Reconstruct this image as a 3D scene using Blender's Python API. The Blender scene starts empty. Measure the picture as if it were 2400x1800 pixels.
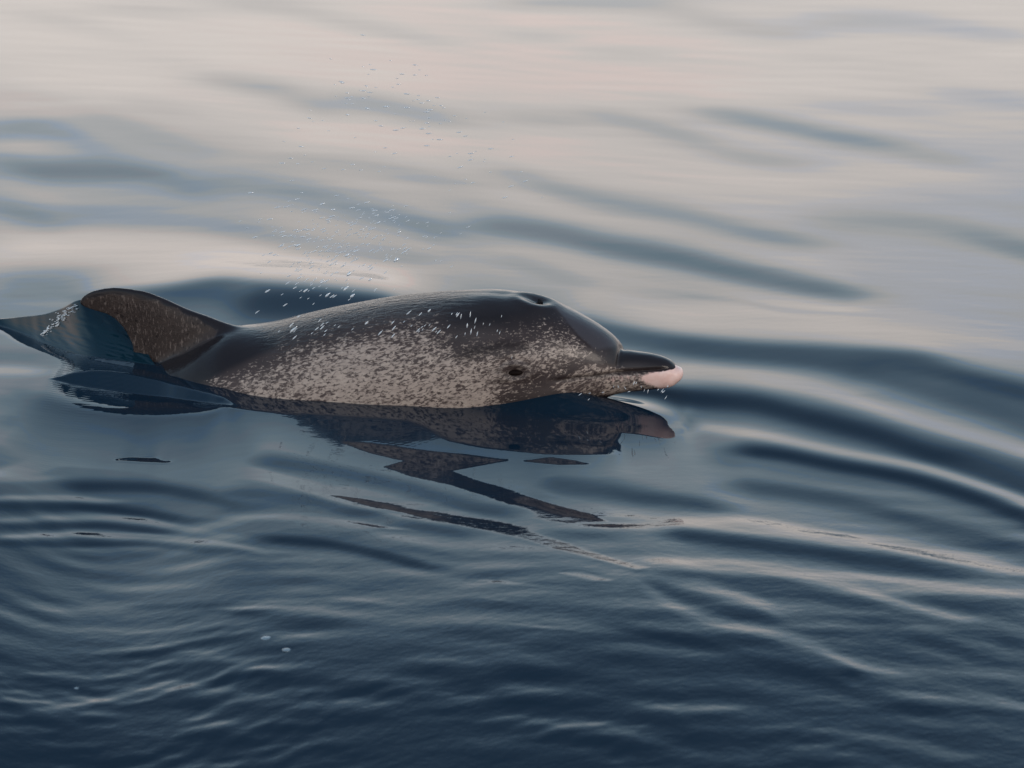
import bpy, math
import numpy as np
from mathutils import Vector

# ------------------------------------------------------------------ camera
scene = bpy.context.scene
TH = math.radians(18.0)          # camera looks down by this much
DIST = 6.5                       # metres from lens to the point looked at
PPM = 1170.0                     # photo pixels (2400 wide) per metre at that point
FPX = PPM * DIST
CT, ST = math.cos(TH), math.sin(TH)
CAM = np.array([0.0, -DIST * CT, DIST * ST])

cam_data = bpy.data.cameras.new("camera")
cam = bpy.data.objects.new("camera", cam_data)
scene.collection.objects.link(cam)
cam.location = CAM
cam.rotation_euler = (math.pi / 2 - TH, 0, 0)
cam_data.sensor_width = 36.0
cam_data.lens = 36.0 * FPX / 2400.0
cam_data.clip_start = 0.1
cam_data.clip_end = 9000.0
cam_data.dof.use_dof = True
cam_data.dof.focus_distance = DIST - 0.12
cam_data.dof.aperture_fstop = 5.6
scene.camera = cam

# ------------------------------------------------------------------ sky
# radiance of the hazy evening sky against elevation (degrees -> linear rgb)
SKY = [(0, (1.32, 1.18, 1.09)), (8, (1.27, 1.19, 1.12)), (12, (1.12, 1.17, 1.18)), (16, (0.90, 1.07, 1.16)),
       (21, (0.73, 0.97, 1.11)), (27, (0.57, 0.82, 1.01)), (36, (0.36, 0.55, 0.75)), (50, (0.23, 0.34, 0.50)),
       (90, (0.14, 0.23, 0.34))]
SUN_EL, SUN_AZ = 24.0, 150.0      # azimuth measured clockwise from +Y: behind the camera, to the right

world = bpy.data.worlds.new("World")
scene.world = world
world.use_nodes = True
wn, wl = world.node_tree.nodes, world.node_tree.links
wn.clear()
w_out = wn.new("ShaderNodeOutputWorld")
tc = wn.new("ShaderNodeTexCoord")
sep = wn.new("ShaderNodeSeparateXYZ")
wl.new(tc.outputs["Generated"], sep.inputs[0])
asn = wn.new("ShaderNodeMath"); asn.operation = 'ARCSINE'
wl.new(sep.outputs["Z"], asn.inputs[0])
nrm = wn.new("ShaderNodeMath"); nrm.operation = 'DIVIDE'; nrm.inputs[1].default_value = math.pi / 2
wl.new(asn.outputs[0], nrm.inputs[0])
ramp = wn.new("ShaderNodeValToRGB")
ramp.color_ramp.interpolation = 'LINEAR'
els = ramp.color_ramp.elements
els[0].position = 0.0; els[0].color = (*SKY[0][1], 1)
els[1].position = 1.0; els[1].color = (*SKY[-1][1], 1)
for e, c in SKY[1:-1]:
    k = els.new(e / 90.0); k.color = (*c, 1)
wl.new(nrm.outputs[0], ramp.inputs[0])
# thin pinkish and bluish streaks of high cloud
cmap = wn.new("ShaderNodeMapping"); cmap.inputs["Scale"].default_value = (3.5, 3.5, 20.0)
wl.new(tc.outputs["Generated"], cmap.inputs[0])
cn = wn.new("ShaderNodeTexNoise"); cn.inputs["Scale"].default_value = 1.0; cn.inputs["Detail"].default_value = 2.0
wl.new(cmap.outputs[0], cn.inputs["Vector"])
cr = wn.new("ShaderNodeValToRGB")
ce = cr.color_ramp.elements
ce[0].position = 0.33; ce[0].color = (0.86, 0.95, 1.10, 1)
ce[1].position = 0.72; ce[1].color = (1.07, 0.97, 0.965, 1)
k = ce.new(0.48); k.color = (1.0, 1.0, 1.0, 1)
k = ce.new(0.58); k.color = (1.0, 1.0, 1.0, 1)
wl.new(cn.outputs["Fac"], cr.inputs[0])
mul = wn.new("ShaderNodeMix"); mul.data_type = 'RGBA'; mul.blend_type = 'MULTIPLY'
mul.inputs[0].default_value = 1.0
mul.clamp_result = False
wl.new(ramp.outputs[0], mul.inputs[6]); wl.new(cr.outputs[0], mul.inputs[7])
bg1 = wn.new("ShaderNodeBackground"); bg1.inputs["Strength"].default_value = 1.08
wl.new(mul.outputs[2], bg1.inputs["Color"])
sky = wn.new("ShaderNodeTexSky"); sky.sky_type = 'NISHITA'; sky.sun_disc = False
sky.sun_elevation = math.radians(SUN_EL); sky.sun_rotation = math.radians(SUN_AZ)
sky.dust_density = 3.0
bg2 = wn.new("ShaderNodeBackground"); bg2.inputs["Strength"].default_value = 0.006
wl.new(sky.outputs[0], bg2.inputs["Color"])
addw = wn.new("ShaderNodeAddShader")
wl.new(bg1.outputs[0], addw.inputs[0]); wl.new(bg2.outputs[0], addw.inputs[1])
wl.new(addw.outputs[0], w_out.inputs["Surface"])

# ------------------------------------------------------------------ sun: low and veiled by haze
sd = bpy.data.lights.new("sun", 'SUN')
sd.energy = 1.0; sd.angle = math.radians(22); sd.color = (1.0, 0.86, 0.74)
sun = bpy.data.objects.new("sun", sd)
scene.collection.objects.link(sun)
_az, _el = math.radians(SUN_AZ), math.radians(SUN_EL)
_dir = Vector((math.sin(_az) * math.cos(_el), math.cos(_az) * math.cos(_el), math.sin(_el)))
sun.rotation_euler = _dir.to_track_quat('Z', 'Y').to_euler()

vs = scene.view_settings
vs.view_transform = 'Standard'; vs.look = 'None'; vs.exposure = 0.0; vs.gamma = 1.0
vs.use_curve_mapping = False
scene.render.engine = 'CYCLES'
scene.cycles.use_denoising = True
scene.cycles.max_bounces = 6
scene.cycles.caustics_reflective = False
scene.cycles.caustics_refractive = False
scene.render.filter_size = 1.6

rng = np.random.default_rng(7)

# ------------------------------------------------------------------ helpers
def project(x, y, z):
    """world -> position in the 2400x1800 photograph"""
    dy = y - CAM[1]; dz = z - CAM[2]
    dep = dy * CT - dz * ST
    up = dy * ST + dz * CT
    return 1200.0 + FPX * x / dep, 900.0 - FPX * up / dep

def ray(px, py):
    a = (px - 1200.0) / FPX; b = (900.0 - py) / FPX
    d = np.array([a, CT + b * ST, -ST + b * CT])
    return d / np.linalg.norm(d)

def sstep(x, a, b):
    t = np.clip((x - a) / (b - a), 0, 1)
    return t * t * (3 - 2 * t)

def link(o):
    scene.collection.objects.link(o); return o

def tag(o, label=None, cat=None, group=None, kind=None):
    for k_, v_ in (("label", label), ("category", cat), ("group", group), ("kind", kind)):
        if v_: o[k_] = v_
    return o

def mesh_np(name, verts, quads, mat=None, smooth=True, tris=None):
    me = bpy.data.meshes.new(name)
    verts = np.asarray(verts, dtype=np.float32)
    me.vertices.add(len(verts)); me.vertices.foreach_set("co", verts.ravel())
    nq = 0 if quads is None else len(quads)
    nt = 0 if tris is None else len(tris)
    loops = []; starts = []; 
    if nq: loops.append(np.asarray(quads, dtype=np.int32).ravel()); starts.append(np.arange(nq) * 4)
    if nt: loops.append(np.asarray(tris, dtype=np.int32).ravel()); starts.append(nq * 4 + np.arange(nt) * 3)
    loops = np.concatenate(loops); starts = np.concatenate(starts).astype(np.int32)
    me.loops.add(len(loops)); me.loops.foreach_set("vertex_index", loops)
    me.polygons.add(nq + nt); me.polygons.foreach_set("loop_start", starts)
    me.update(calc_edges=True)
    me.polygons.foreach_set("use_smooth", np.full(nq + nt, smooth))
    me.update()
    if mat: me.materials.append(mat)
    return me

def grid_quads(nr, nc, wrap=False):
    r = np.arange(nr - 1)[:, None]
    c = np.arange(nc if wrap else nc - 1)[None, :]
    c2 = (c + 1) % nc
    a = r * nc + c; b = r * nc + c2; d = (r + 1) * nc + c; e = (r + 1) * nc + c2
    return np.stack([a + 0 * c, b, e, d], -1).reshape(-1, 4)

class NT:
    def __init__(self, name):
        self.m = bpy.data.materials.new(name); self.m.use_nodes = True
        self.n = self.m.node_tree.nodes; self.l = self.m.node_tree.links
        self.n.clear()
        self.out = self.n.new("ShaderNodeOutputMaterial")
    def new(self, t, **kw):
        nd = self.n.new(t)
        for k_, v_ in kw.items(): setattr(nd, k_, v_)
        return nd
    def math(self, op, a, b=None, c=None, clamp=False):
        nd = self.n.new("ShaderNodeMath"); nd.operation = op; nd.use_clamp = clamp
        for i, v in enumerate((a, b, c)):
            if v is None: continue
            if isinstance(v, (int, float)): nd.inputs[i].default_value = v
            else: self.l.new(v, nd.inputs[i])
        return nd.outputs[0]
    def ramp(self, fac, pts, interp='LINEAR'):
        nd = self.n.new("ShaderNodeValToRGB"); nd.color_ramp.interpolation = interp
        e = nd.color_ramp.elements
        def col(c): return (c, c, c, 1) if isinstance(c, (int, float)) else (*c, 1)
        e[0].position = pts[0][0]; e[0].color = col(pts[0][1])
        e[1].position = pts[-1][0]; e[1].color = col(pts[-1][1])
        for p, c in pts[1:-1]:
            q = e.new(p); q.color = col(c)
        self.l.new(fac, nd.inputs[0]); return nd.outputs[0]
    def mix(self, f, a, b, blend='MIX'):
        nd = self.n.new("ShaderNodeMix"); nd.data_type = 'RGBA'; nd.blend_type = blend
        for i, v in ((0, f), (6, a), (7, b)):
            if isinstance(v, (int, float)): nd.inputs[i].default_value = v
            elif isinstance(v, tuple): nd.inputs[i].default_value = (*v, 1)
            else: self.l.new(v, nd.inputs[i])
        return nd.outputs[2]
    def noise(self, vec, scale, detail=3, rough=0.55, dist=0.0):
        nd = self.n.new("ShaderNodeTexNoise")
        nd.inputs["Scale"].default_value = scale; nd.inputs["Detail"].default_value = detail
        nd.inputs["Roughness"].default_value = rough; nd.inputs["Distortion"].default_value = dist
        self.l.new(vec, nd.inputs["Vector"]); return nd.outputs["Fac"]
    def mapping(self, vec, scale=(1, 1, 1), rot=(0, 0, 0), loc=(0, 0, 0)):
        nd = self.n.new("ShaderNodeMapping")
        nd.inputs["Scale"].default_value = scale; nd.inputs["Rotation"].default_value = rot
        nd.inputs["Location"].default_value = loc
        self.l.new(vec, nd.inputs["Vector"]); return nd.outputs[0]

# ------------------------------------------------------------------ materials
def water_material(name="sea_water", deep=(0.0050, 0.0160, 0.029)):
    t = NT(name)
    co = t.new("ShaderNodeTexCoord").outputs["Object"]
    m1 = t.mapping(co, (1.0, 1.6, 1.0), (0, 0, math.radians(-16)))
    n1 = t.noise(m1, 38.0, 3, 0.5)
    m2 = t.mapping(co, (1.0, 1.5, 1.0), (0, 0, math.radians(-24)))
    n2 = t.noise(m2, 110.0, 2, 0.5)
    # ripples grow towards the viewer
    sp = t.new("ShaderNodeSeparateXYZ"); t.l.new(co, sp.inputs[0])
    near = t.new("ShaderNodeMapRange"); near.interpolation_type = 'SMOOTHSTEP'
    near.inputs["From Min"].default_value = -0.35; near.inputs["From Max"].default_value = -1.6
    near.inputs["To Min"].default_value = 0.05; near.inputs["To Max"].default_value = 1.0
    t.l.new(sp.outputs["Y"], near.inputs["Value"])
    h = t.math('ADD', t.math('MULTIPLY', n1, 0.0011), t.math('MULTIPLY', n2, 0.0003))
    h = t.math('MULTIPLY', h, near.outputs[0])
    # far away, where the mesh is coarse, the swell is carried by the material
    n3 = t.noise(t.mapping(co, (0.6, 1.2, 1.0), (0, 0, math.radians(-14))), 1.1, 4, 0.5)
    ox = t.math('SUBTRACT', t.math('ABSOLUTE', sp.outputs["X"]), 1.75)
    oy = t.math('SUBTRACT', t.math('ABSOLUTE', t.math('SUBTRACT', sp.outputs["Y"], 1.4)), 3.4)
    far = t.new("ShaderNodeMapRange"); far.interpolation_type = 'SMOOTHSTEP'
    far.inputs["From Min"].default_value = 0.0; far.inputs["From Max"].default_value = 3.0
    t.l.new(t.math('MAXIMUM', ox, oy), far.inputs["Value"])
    h = t.math('ADD', h, t.math('MULTIPLY', t.math('MULTIPLY', n3, 0.07), far.outputs[0]))
    bp = t.new("ShaderNodeBump"); bp.inputs["Distance"].default_value = 1.0; bp.inputs["Strength"].default_value = 1.0
    t.l.new(h, bp.inputs["Height"])
    dif = t.new("ShaderNodeBsdfDiffuse"); dif.inputs["Color"].default_value = (*deep, 1)
    gl = t.new("ShaderNodeBsdfGlossy"); gl.inputs["Roughness"].default_value = 0.015
    gl.inputs["Color"].default_value = (1, 1, 1, 1)
    fr = t.new("ShaderNodeFresnel"); fr.inputs["IOR"].default_value = 1.333
    t.l.new(bp.outputs[0], gl.inputs["Normal"]); t.l.new(bp.outputs[0], fr.inputs["Normal"])
    mx = t.new("ShaderNodeMixShader")
    t.l.new(fr.outputs[0], mx.inputs[0]); t.l.new(dif.outputs[0], mx.inputs[1]); t.l.new(gl.outputs[0], mx.inputs[2])
    t.l.new(mx.outputs[0], t.out.inputs["Surface"])
    return t.m

def skin_material():
    t = NT("dolphin_skin")
    co = t.new("ShaderNodeTexCoord").outputs["Object"]
    at = t.new("ShaderNodeAttribute", attribute_name="pigment")
    sp = t.new("ShaderNodeSeparateColor"); t.l.new(at.outputs["Color"], sp.inputs[0])
    flank, pink, dry = sp.outputs[0], sp.outputs[1], sp.outputs[2]
    at2 = t.new("ShaderNodeAttribute", attribute_name="shade")
    sp2 = t.new("ShaderNodeSeparateColor"); t.l.new(at2.outputs["Color"], sp2.inputs[0])
    dark, melon, foggy = sp2.outputs[0], sp2.outputs[1], sp2.outputs[2]
    # base: charcoal back, slightly uneven, paler melon
    big = t.noise(t.mapping(co, (5, 9, 9)), 1.0, 4, 0.6)
    base = t.mix(big, (0.010, 0.009, 0.011), (0.024, 0.020, 0.022))
    base = t.mix(t.math('MULTIPLY', melon, 0.75), base, (0.060, 0.055, 0.062))
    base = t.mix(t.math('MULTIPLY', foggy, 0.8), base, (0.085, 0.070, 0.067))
    # ground colour of the speckled flank
    base = t.mix(t.math('MULTIPLY', flank, 0.75), base, (0.092, 0.066, 0.060))
    # pale flecks, stretched along the body
    def fleck(scale, stretch, off):
        v = t.mapping(t.mapping(co, (1, 1, 1), (0, math.radians(17), 0)), (scale * stretch, scale, scale), (0, 0, 0), (off, 0, off))
        return t.noise(v, 1.0, 3, 0.62, 0.6)
    f1 = fleck(235, 0.42, 0.0)
    f2 = fleck(120, 0.5, 3.0)
    f = t.math('ADD', t.math('MULTIPLY', f1, 0.68), t.math('MULTIPLY', f2, 0.32))
    patch = t.noise(co, 9.0, 3, 0.6)
    thr = t.math('SUBTRACT', 0.70, t.math('MULTIPLY', flank, 0.215))
    thr = t.math('ADD', thr, t.math('MULTIPLY', t.math('SUBTRACT', patch, 0.5), 0.26))
    d = t.math('SUBTRACT', f, thr)
    pale = t.math('MULTIPLY', t.math('ADD', t.math('MULTIPLY', d, 9.0), 0.5, clamp=True), t.math('MULTIPLY', flank, 5.0, clamp=True))
    tone = t.mix(t.noise(co, 60.0, 3, 0.6), (0.24, 0.185, 0.16), (0.50, 0.405, 0.34))
    col = t.mix(pale, base, tone)
    # dark blotches round brow and eye; shade of the mouth slit painted in
    bl = t.noise(t.mapping(co, (55, 90, 90)), 1.0, 3, 0.6)
    dk = t.math('MAXIMUM', t.math('MULTIPLY', dark, t.ramp(bl, [(0.34, 0.35), (0.52, 1.0)])),
                t.math('MULTIPLY', t.math('SUBTRACT', dark, 0.6), 2.3, clamp=True))
    col = t.mix(dk, col, (0.022, 0.014, 0.013))
    # drier skin of the fin: brown with short pale scratches
    sv = t.mapping(co, (240, 90, 80), (0, math.radians(16), 0))
    sc_ = t.noise(sv, 1.0, 4, 0.65)
    dryc = t.mix(t.noise(co, 26.0, 4, 0.65), (0.020, 0.015, 0.014), (0.060, 0.043, 0.037))
    dryc = t.mix(t.math('MULTIPLY', t.ramp(sc_, [(0.54, 0.0), (0.68, 1.0)]), 0.6), dryc, (0.20, 0.155, 0.135))
    pits = t.noise(co, 120.0, 2, 0.5)
    dryc = t.mix(t.ramp(pits, [(0.30, 0.7), (0.38, 0.0)]), dryc, (0.012, 0.008, 0.008))
    col = t.mix(dry, col, dryc)
    # pink lower lip with freckled edge
    pn = t.noise(co, 160.0, 3, 0.6)
    pk = t.math('ADD', t.math('MULTIPLY', t.math('SUBTRACT', pink, 0.5), 2.6), t.math('ADD', t.math('MULTIPLY', t.math('SUBTRACT', pn, 0.5), 3.0), 0.5), clamp=True)
    pinkc = t.mix(t.noise(co, 45.0, 3, 0.6), (0.66, 0.36, 0.29), (0.86, 0.68, 0.62))
    col = t.mix(pk, col, pinkc)
    # relief
    b1 = t.noise(t.mapping(co, (30, 60, 60)), 1.0, 4, 0.6)
    b2 = t.noise(co, 300.0, 2, 0.5)
    hh = t.math('ADD', t.math('MULTIPLY', b1, 0.0011), t.math('MULTIPLY', b2, t.math('ADD', 0.00006, t.math('MULTIPLY', dry, 0.0005))))
    # streaming film of water on the wet back
    wf = t.noise(t.mapping(co, (26, 110, 110), (0, math.radians(-20), 0)), 1.0, 4, 0.6, 0.8)
    wet = at2.outputs["Alpha"]
    hh = t.math('ADD', hh, t.math('MULTIPLY', t.math('MULTIPLY', wf, 0.0055), wet))
    bp = t.new("ShaderNodeBump"); bp.inputs["Distance"].default_value = 1.0; bp.inputs["Strength"].default_value = 0.8
    t.l.new(hh, bp.inputs["Height"])
    p = t.new("ShaderNodeBsdfPrincipled")
    t.l.new(col, p.inputs["Base Color"])
    rg = t.math('ADD', 0.16, t.math('MULTIPLY', dry, 0.32))
    t.l.new(t.math('ADD', rg, t.math('MULTIPLY', flank, 0.16)), p.inputs["Roughness"])
    p.inputs["IOR"].default_value = 1.33; p.inputs["Specular IOR Level"].default_value = 0.2
    p.inputs["Coat Weight"].default_value = 0.25; p.inputs["Coat Roughness"].default_value = 0.03
    p.inputs["Coat IOR"].default_value = 1.33
    t.l.new(bp.outputs[0], p.inputs["Normal"]); t.l.new(bp.outputs[0], p.inputs["Coat Normal"])
    t.l.new(p.outputs[0], t.out.inputs["Surface"])
    return t.m

def simple(name, col, rough, coat=0.0, ncol=None, scale=40.0, spec_ior=1.45):
    t = NT(name)
    co = t.new("ShaderNodeTexCoord").outputs["Object"]
    p = t.new("ShaderNodeBsdfPrincipled")
    c = t.mix(t.noise(co, scale, 3), col, ncol or col)
    t.l.new(c, p.inputs["Base Color"])
    p.inputs["Roughness"].default_value = rough; p.inputs["Coat Weight"].default_value = coat
    p.inputs["Coat Roughness"].default_value = 0.05; p.inputs["IOR"].default_value = spec_ior
    t.l.new(p.outputs[0], t.out.inputs["Surface"])
    return t.m

def droplet_material():
    t = NT("water_droplet")
    gl = t.new("ShaderNodeBsdfGlossy"); gl.inputs["Roughness"].default_value = 0.12
    gl.inputs["Color"].default_value = (1, 1, 1, 1)
    df = t.new("ShaderNodeBsdfTranslucent"); df.inputs["Color"].default_value = (0.9, 0.92, 0.94, 1)
    d2 = t.new("ShaderNodeBsdfDiffuse"); d2.inputs["Color"].default_value = (0.88, 0.9, 0.92, 1)  # white colour stands in for backlight glowing through clear drops
    tr = t.new("ShaderNodeBsdfTransparent")
    a = t.new("ShaderNodeMixShader"); a.inputs[0].default_value = 0.5
    t.l.new(df.outputs[0], a.inputs[1]); t.l.new(d2.outputs[0], a.inputs[2])
    b = t.new("ShaderNodeMixShader"); b.inputs[0].default_value = 0.35
    t.l.new(a.outputs[0], b.inputs[1]); t.l.new(gl.outputs[0], b.inputs[2])
    c = t.new("ShaderNodeMixShader"); c.inputs[0].default_value = 0.25
    t.l.new(b.outputs[0], c.inputs[1]); t.l.new(tr.outputs[0], c.inputs[2])
    t.l.new(c.outputs[0], t.out.inputs["Surface"])
    return t.m

MAT_WATER = water_material()
MAT_SHEET = water_material("thin_water", (0.0030, 0.0180, 0.029))
MAT_SKIN = skin_material()
MAT_EYE = simple("dolphin_eye", (0.006, 0.004, 0.003), 0.6, 0.0, (0.012, 0.007, 0.006), spec_ior=1.12)
MAT_HOLE = simple("blowhole_shade", (0.004, 0.003, 0.004), 0.7, 0.0, spec_ior=1.1)  # near-black colour paints the shade inside the opening
MAT_DROP = droplet_material()
MAT_BUBBLE = simple("bubble", (0.10, 0.14, 0.17), 0.12, 0.6, (0.2, 0.25, 0.28), 300)
MAT_FOAM = simple("foam", (0.62, 0.66, 0.68), 0.35, 0.3, (0.8, 0.82, 0.83), 300)

# ------------------------------------------------------------------ dolphin placement
PSI = math.radians(14.0)          # head turned a little towards the camera
ORG = np.array([0.0, -0.040, 0.0])
CP, SP = math.cos(PSI), math.sin(PSI)

def loc2world(l, w, z):
    """local (along body, sideways to its left, up) -> world"""
    return ORG[0] + l * CP + w * SP, ORG[1] - l * SP + w * CP, z

def plane_hit(px, py, w=0.0):
    """photo pixel -> local (l, z) on the upright plane through the body axis (offset w)"""
    d = ray(px, py)
    n = np.array([SP, CP, 0.0])          # local +y axis (sideways) in world
    p0 = ORG + n * w
    t = np.dot(p0 - CAM, n) / np.dot(d, n)
    q = CAM + d * t - ORG
    return q[0] * CP - q[1] * SP, q[2]

# stations: photo column, row of the back's outline, half height, half width
ST_TAB = [(200, 915, .100, .080), (300, 878, .125, .100), (380, 842, .138, .114), (440, 812, .146, .124), (500, 779, .152, .132),
          (550, 762, .158, .140), (590, 758, .161, .143), (650, 748, .164, .147), (700, 735, .167, .150),
          (800, 713, .170, .153), (900, 695, .170, .155), (1000, 684, .166, .152), (1100, 678, .156, .145),
          (1150, 677, .149, .139), (1200, 682, .140, .131), (1250, 692, .129, .121), (1300, 708, .115, .108),
          (1340, 727, .100, .095), (1380, 749, .083, .080), (1410, 768, .071, .069), (1432, 785, .061, .059),
          (1446, 799, .053, .051), (1454, 810, .0475, .047), (1460, 818, .0435, .044), (1470, 820, .0415, .042),
          (1500, 824, .039, .038), (1530, 829, .0355, .034), (1552, 835, .032, .031), (1568, 842, .028, .028),
          (1579, 850, .023, .024), (1586, 859, .017, .019), (1591, 869, .010, .013), (1594, 879, .003, .005)]
rows = []
for px_, py_, b_, a_ in ST_TAB:
    ll, zt = plane_hit(px_, py_)
    # outline height of an ellipse seen from TH above, relative to its centre, along screen-up
    ext = math.sqrt((b_ * CT) ** 2 + (a_ * ST) ** 2)
    zc = zt - ext / CT
    rows.append((ll, zc, b_, a_))
l0 = rows[0][0]; z0 = rows[0][1]
tail = [(l0 - 0.85, z0 - 0.17, .020, .012), (l0 - 0.80, z0 - 0.165, .030, .020), (l0 - 0.60, z0 - 0.11, .045, .030),
        (l0 - 0.38, z0 - 0.055, .068, .048), (l0 - 0.18, z0 - 0.018, .086, .066)]
tabl = np.array(tail + rows)

def herm(x, xp, fp):
    """monotone cubic interpolation"""
    h = np.diff(xp); dl = np.diff(fp) / h
    m = np.zeros_like(fp)
    m[1:-1] = np.where(dl[:-1] * dl[1:] > 0, 2 * dl[:-1] * dl[1:] / (dl[:-1] + dl[1:] + 1e-12), 0)
    m[0], m[-1] = dl[0], dl[-1]
    i = np.clip(np.searchsorted(xp, x) - 1, 0, len(xp) - 2)
    t = (x - xp[i]) / h[i]
    return ((2 * t**3 - 3 * t**2 + 1) * fp[i] + (t**3 - 2 * t**2 + t) * h[i] * m[i]
            + (-2 * t**3 + 3 * t**2) * fp[i + 1] + (t**3 - t**2) * h[i] * m[i + 1])

LMIN, LMAX = tabl[0, 0], tabl[-1, 0]
def body_at(l):
    zc = herm(l, tabl[:, 0], tabl[:, 1]); b = herm(l, tabl[:, 0], tabl[:, 2]); a = herm(l, tabl[:, 0], tabl[:, 3])
    return zc, b, a

# ------------------------------------------------------------------ sea surface, shaped wave by wave
# Wave faces were traced from the photograph: each entry gives how bright that part of the
# surface looks; the slope that makes the sea reflect that part of the sky is worked out below.
def T1(p): return [(x * .5425, y * .5425) for x, y in p]
def T2(p): return [(1200 + x * .5425, y * .5425) for x, y in p]
def T3(p): return [(x * .5425, 900 + y * .5425) for x, y in p]
def T4(p): return [(1200 + x * .5425, 900 + y * .5425) for x, y in p]

S_ = []  # (points, sigma above, sigma below, value, weight) sigmas in photo px
def s(pts, sg, v, a=0.85, sb=None):
    S_.append((pts, sg * .5425, (sb if sb is not None else sg) * .5425, v, a))

# upper left
s(T1([(430,35),(620,40),(760,55)]),20,168)
s(T1([(1000,15),(1200,30),(1500,100),(1700,140),(1900,190)]),24,164)
s(T1([(100,60),(350,110),(560,170)]),28,170)
s(T1([(300,232),(600,245),(900,285),(1150,320)]),12,176)
s(T1([(900,340),(1080,370),(1200,385)]),24,132)
s(T1([(1200,385),(1300,430),(1420,480)]),38,138)
s(T1([(1480,430),(1620,450),(1800,490),(1950,520)]),38,140)
s(T1([(0,400),(250,430)]),28,162)
s(T1([(550,440),(800,490)]),28,165)
s(T1([(0,600),(600,700),(1100,820),(1700,960)]),150,148,0.7)
s(T1([(0,560),(150,550),(300,590),(420,640)]),38,110)
s(T1([(400,510),(520,540),(700,600),(850,660)]),38,134)
s(T1([(30,700),(200,740),(400,740)]),50,86)
s(T1([(400,740),(600,735),(850,830)]),52,90)
s(T1([(850,790),(1100,800),(1300,830)]),40,122)
s(T1([(1300,830),(1500,890),(1700,940),(1900,1000)]),46,110)
s(T1([(0,890),(120,930),(250,960)]),52,88)
s(T1([(300,920),(600,950),(900,960)]),42,124)
s(T1([(950,980),(1100,1000),(1300,1060)]),42,106)
s(T1([(1300,1060),(1500,1090),(1800,1120)]),42,126)
s(T1([(1200,700),(1500,710),(1800,760),(1950,790)]),32,148)
s(T1([(0,630),(200,650)]),28,172)
s(T1([(560,680),(820,690)]),24,160)
s(T1([(900,720),(1200,760)]),20,158)
s(T1([(300,850),(700,880),(1100,910)]),26,142)
s(T1([(1700,840),(2000,880),(2200,910)]),30,166)
s(T1([(0,1080),(300,1070),(700,1060),(900,1090),(1200,1140),(1500,1175),(1900,1230)]),48,178,0.95)
s(T1([(-200,1230),(0,1230),(300,1220),(500,1230)]),60,132,0.9)
# upper right
s(T2([(0,20),(300,10),(600,20),(780,40)]),24,156)
s(T2([(750,80),(900,100),(1100,140),(1300,150)]),30,162)
s(T2([(1300,95),(1600,90),(1900,120),(2200,160)]),34,162)
s(T2([(0,150),(200,165)]),20,162)
s(T2([(350,220),(650,230)]),20,170)
s(T2([(1200,240),(1400,250)]),14,172); s(T2([(1800,210),(2000,235)]),12,166)
s(T2([(1900,400),(2212,440)]),34,162)
s(T2([(1300,450),(1700,480)]),24,170)
s(T2([(350,495),(500,520),(700,575),(820,600)]),24,142)
s(T2([(800,620),(1000,680),(1250,710)]),32,148)
s(T2([(0,500),(250,520)]),28,160)
s(T2([(850,490),(1050,520),(1250,560),(1450,600),(1650,625)]),30,124,0.95)
s(T2([(1600,630),(1750,670),(1950,700)]),26,148)
s(T2([(0,750),(200,820),(400,870),(700,920),(900,970),(1100,1020),(1300,1050)]),34,132)
s(T2([(1300,950),(1700,960),(2000,1000),(2212,1070)]),46,150)
s(T2([(2000,1020),(2212,1080),(2500,1150)]),34,135)
s(T2([(1750,830),(2212,900)]),30,165)
s(T2([(-100,970),(0,980),(200,1010),(400,1060),(700,1110),(950,1170),(1200,1220),(1450,1270)]),42,110,0.95)
s(T2([(0,1130),(300,1220)]),34,148)
s(T2([(450,1250),(700,1300),(1100,1350),(1600,1400),(2212,1480)]),45,174,0.95)
s(T2([(760,1280),(980,1300),(1200,1345),(1480,1360)]),10,158,0.6)
s(T2([(300,1400),(450,1440),(700,1480),(1000,1510),(1400,1530),(1800,1560)]),36,84,0.97,60)
s(T2([(700,1500),(1000,1530),(1400,1570)]),30,74,0.7)
s(T2([(1450,1590),(1750,1600),(2000,1650),(2212,1700),(2600,1800)]),50,66,0.95)
# behind the dolphin
s(T1([(420,1290),(700,1270),(950,1235),(1200,1265),(1500,1295),(1700,1320)]),36,74,0.95,90)
s(T1([(1050,1300),(1300,1300),(1500,1320),(1700,1340)]),40,50,0.9,80)
s(T1([(450,1330),(700,1360),(850,1390)]),40,102,0.7)
# left ridge and hollow
s(T1([(40,1325),(160,1322),(270,1315)]),22,168,0.9)
s(T1([(-200,1360),(200,1360),(500,1420)]),60,130,0.9)
s(T1([(-100,1425),(0,1430),(60,1460),(170,1500),(320,1545)]),13,150,0.95)
s(T1([(-100,1540),(0,1540),(200,1550),(400,1590)]),28,112,0.8)
s(T1([(-100,1600),(0,1600),(150,1605)]),20,160,0.8)
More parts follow.
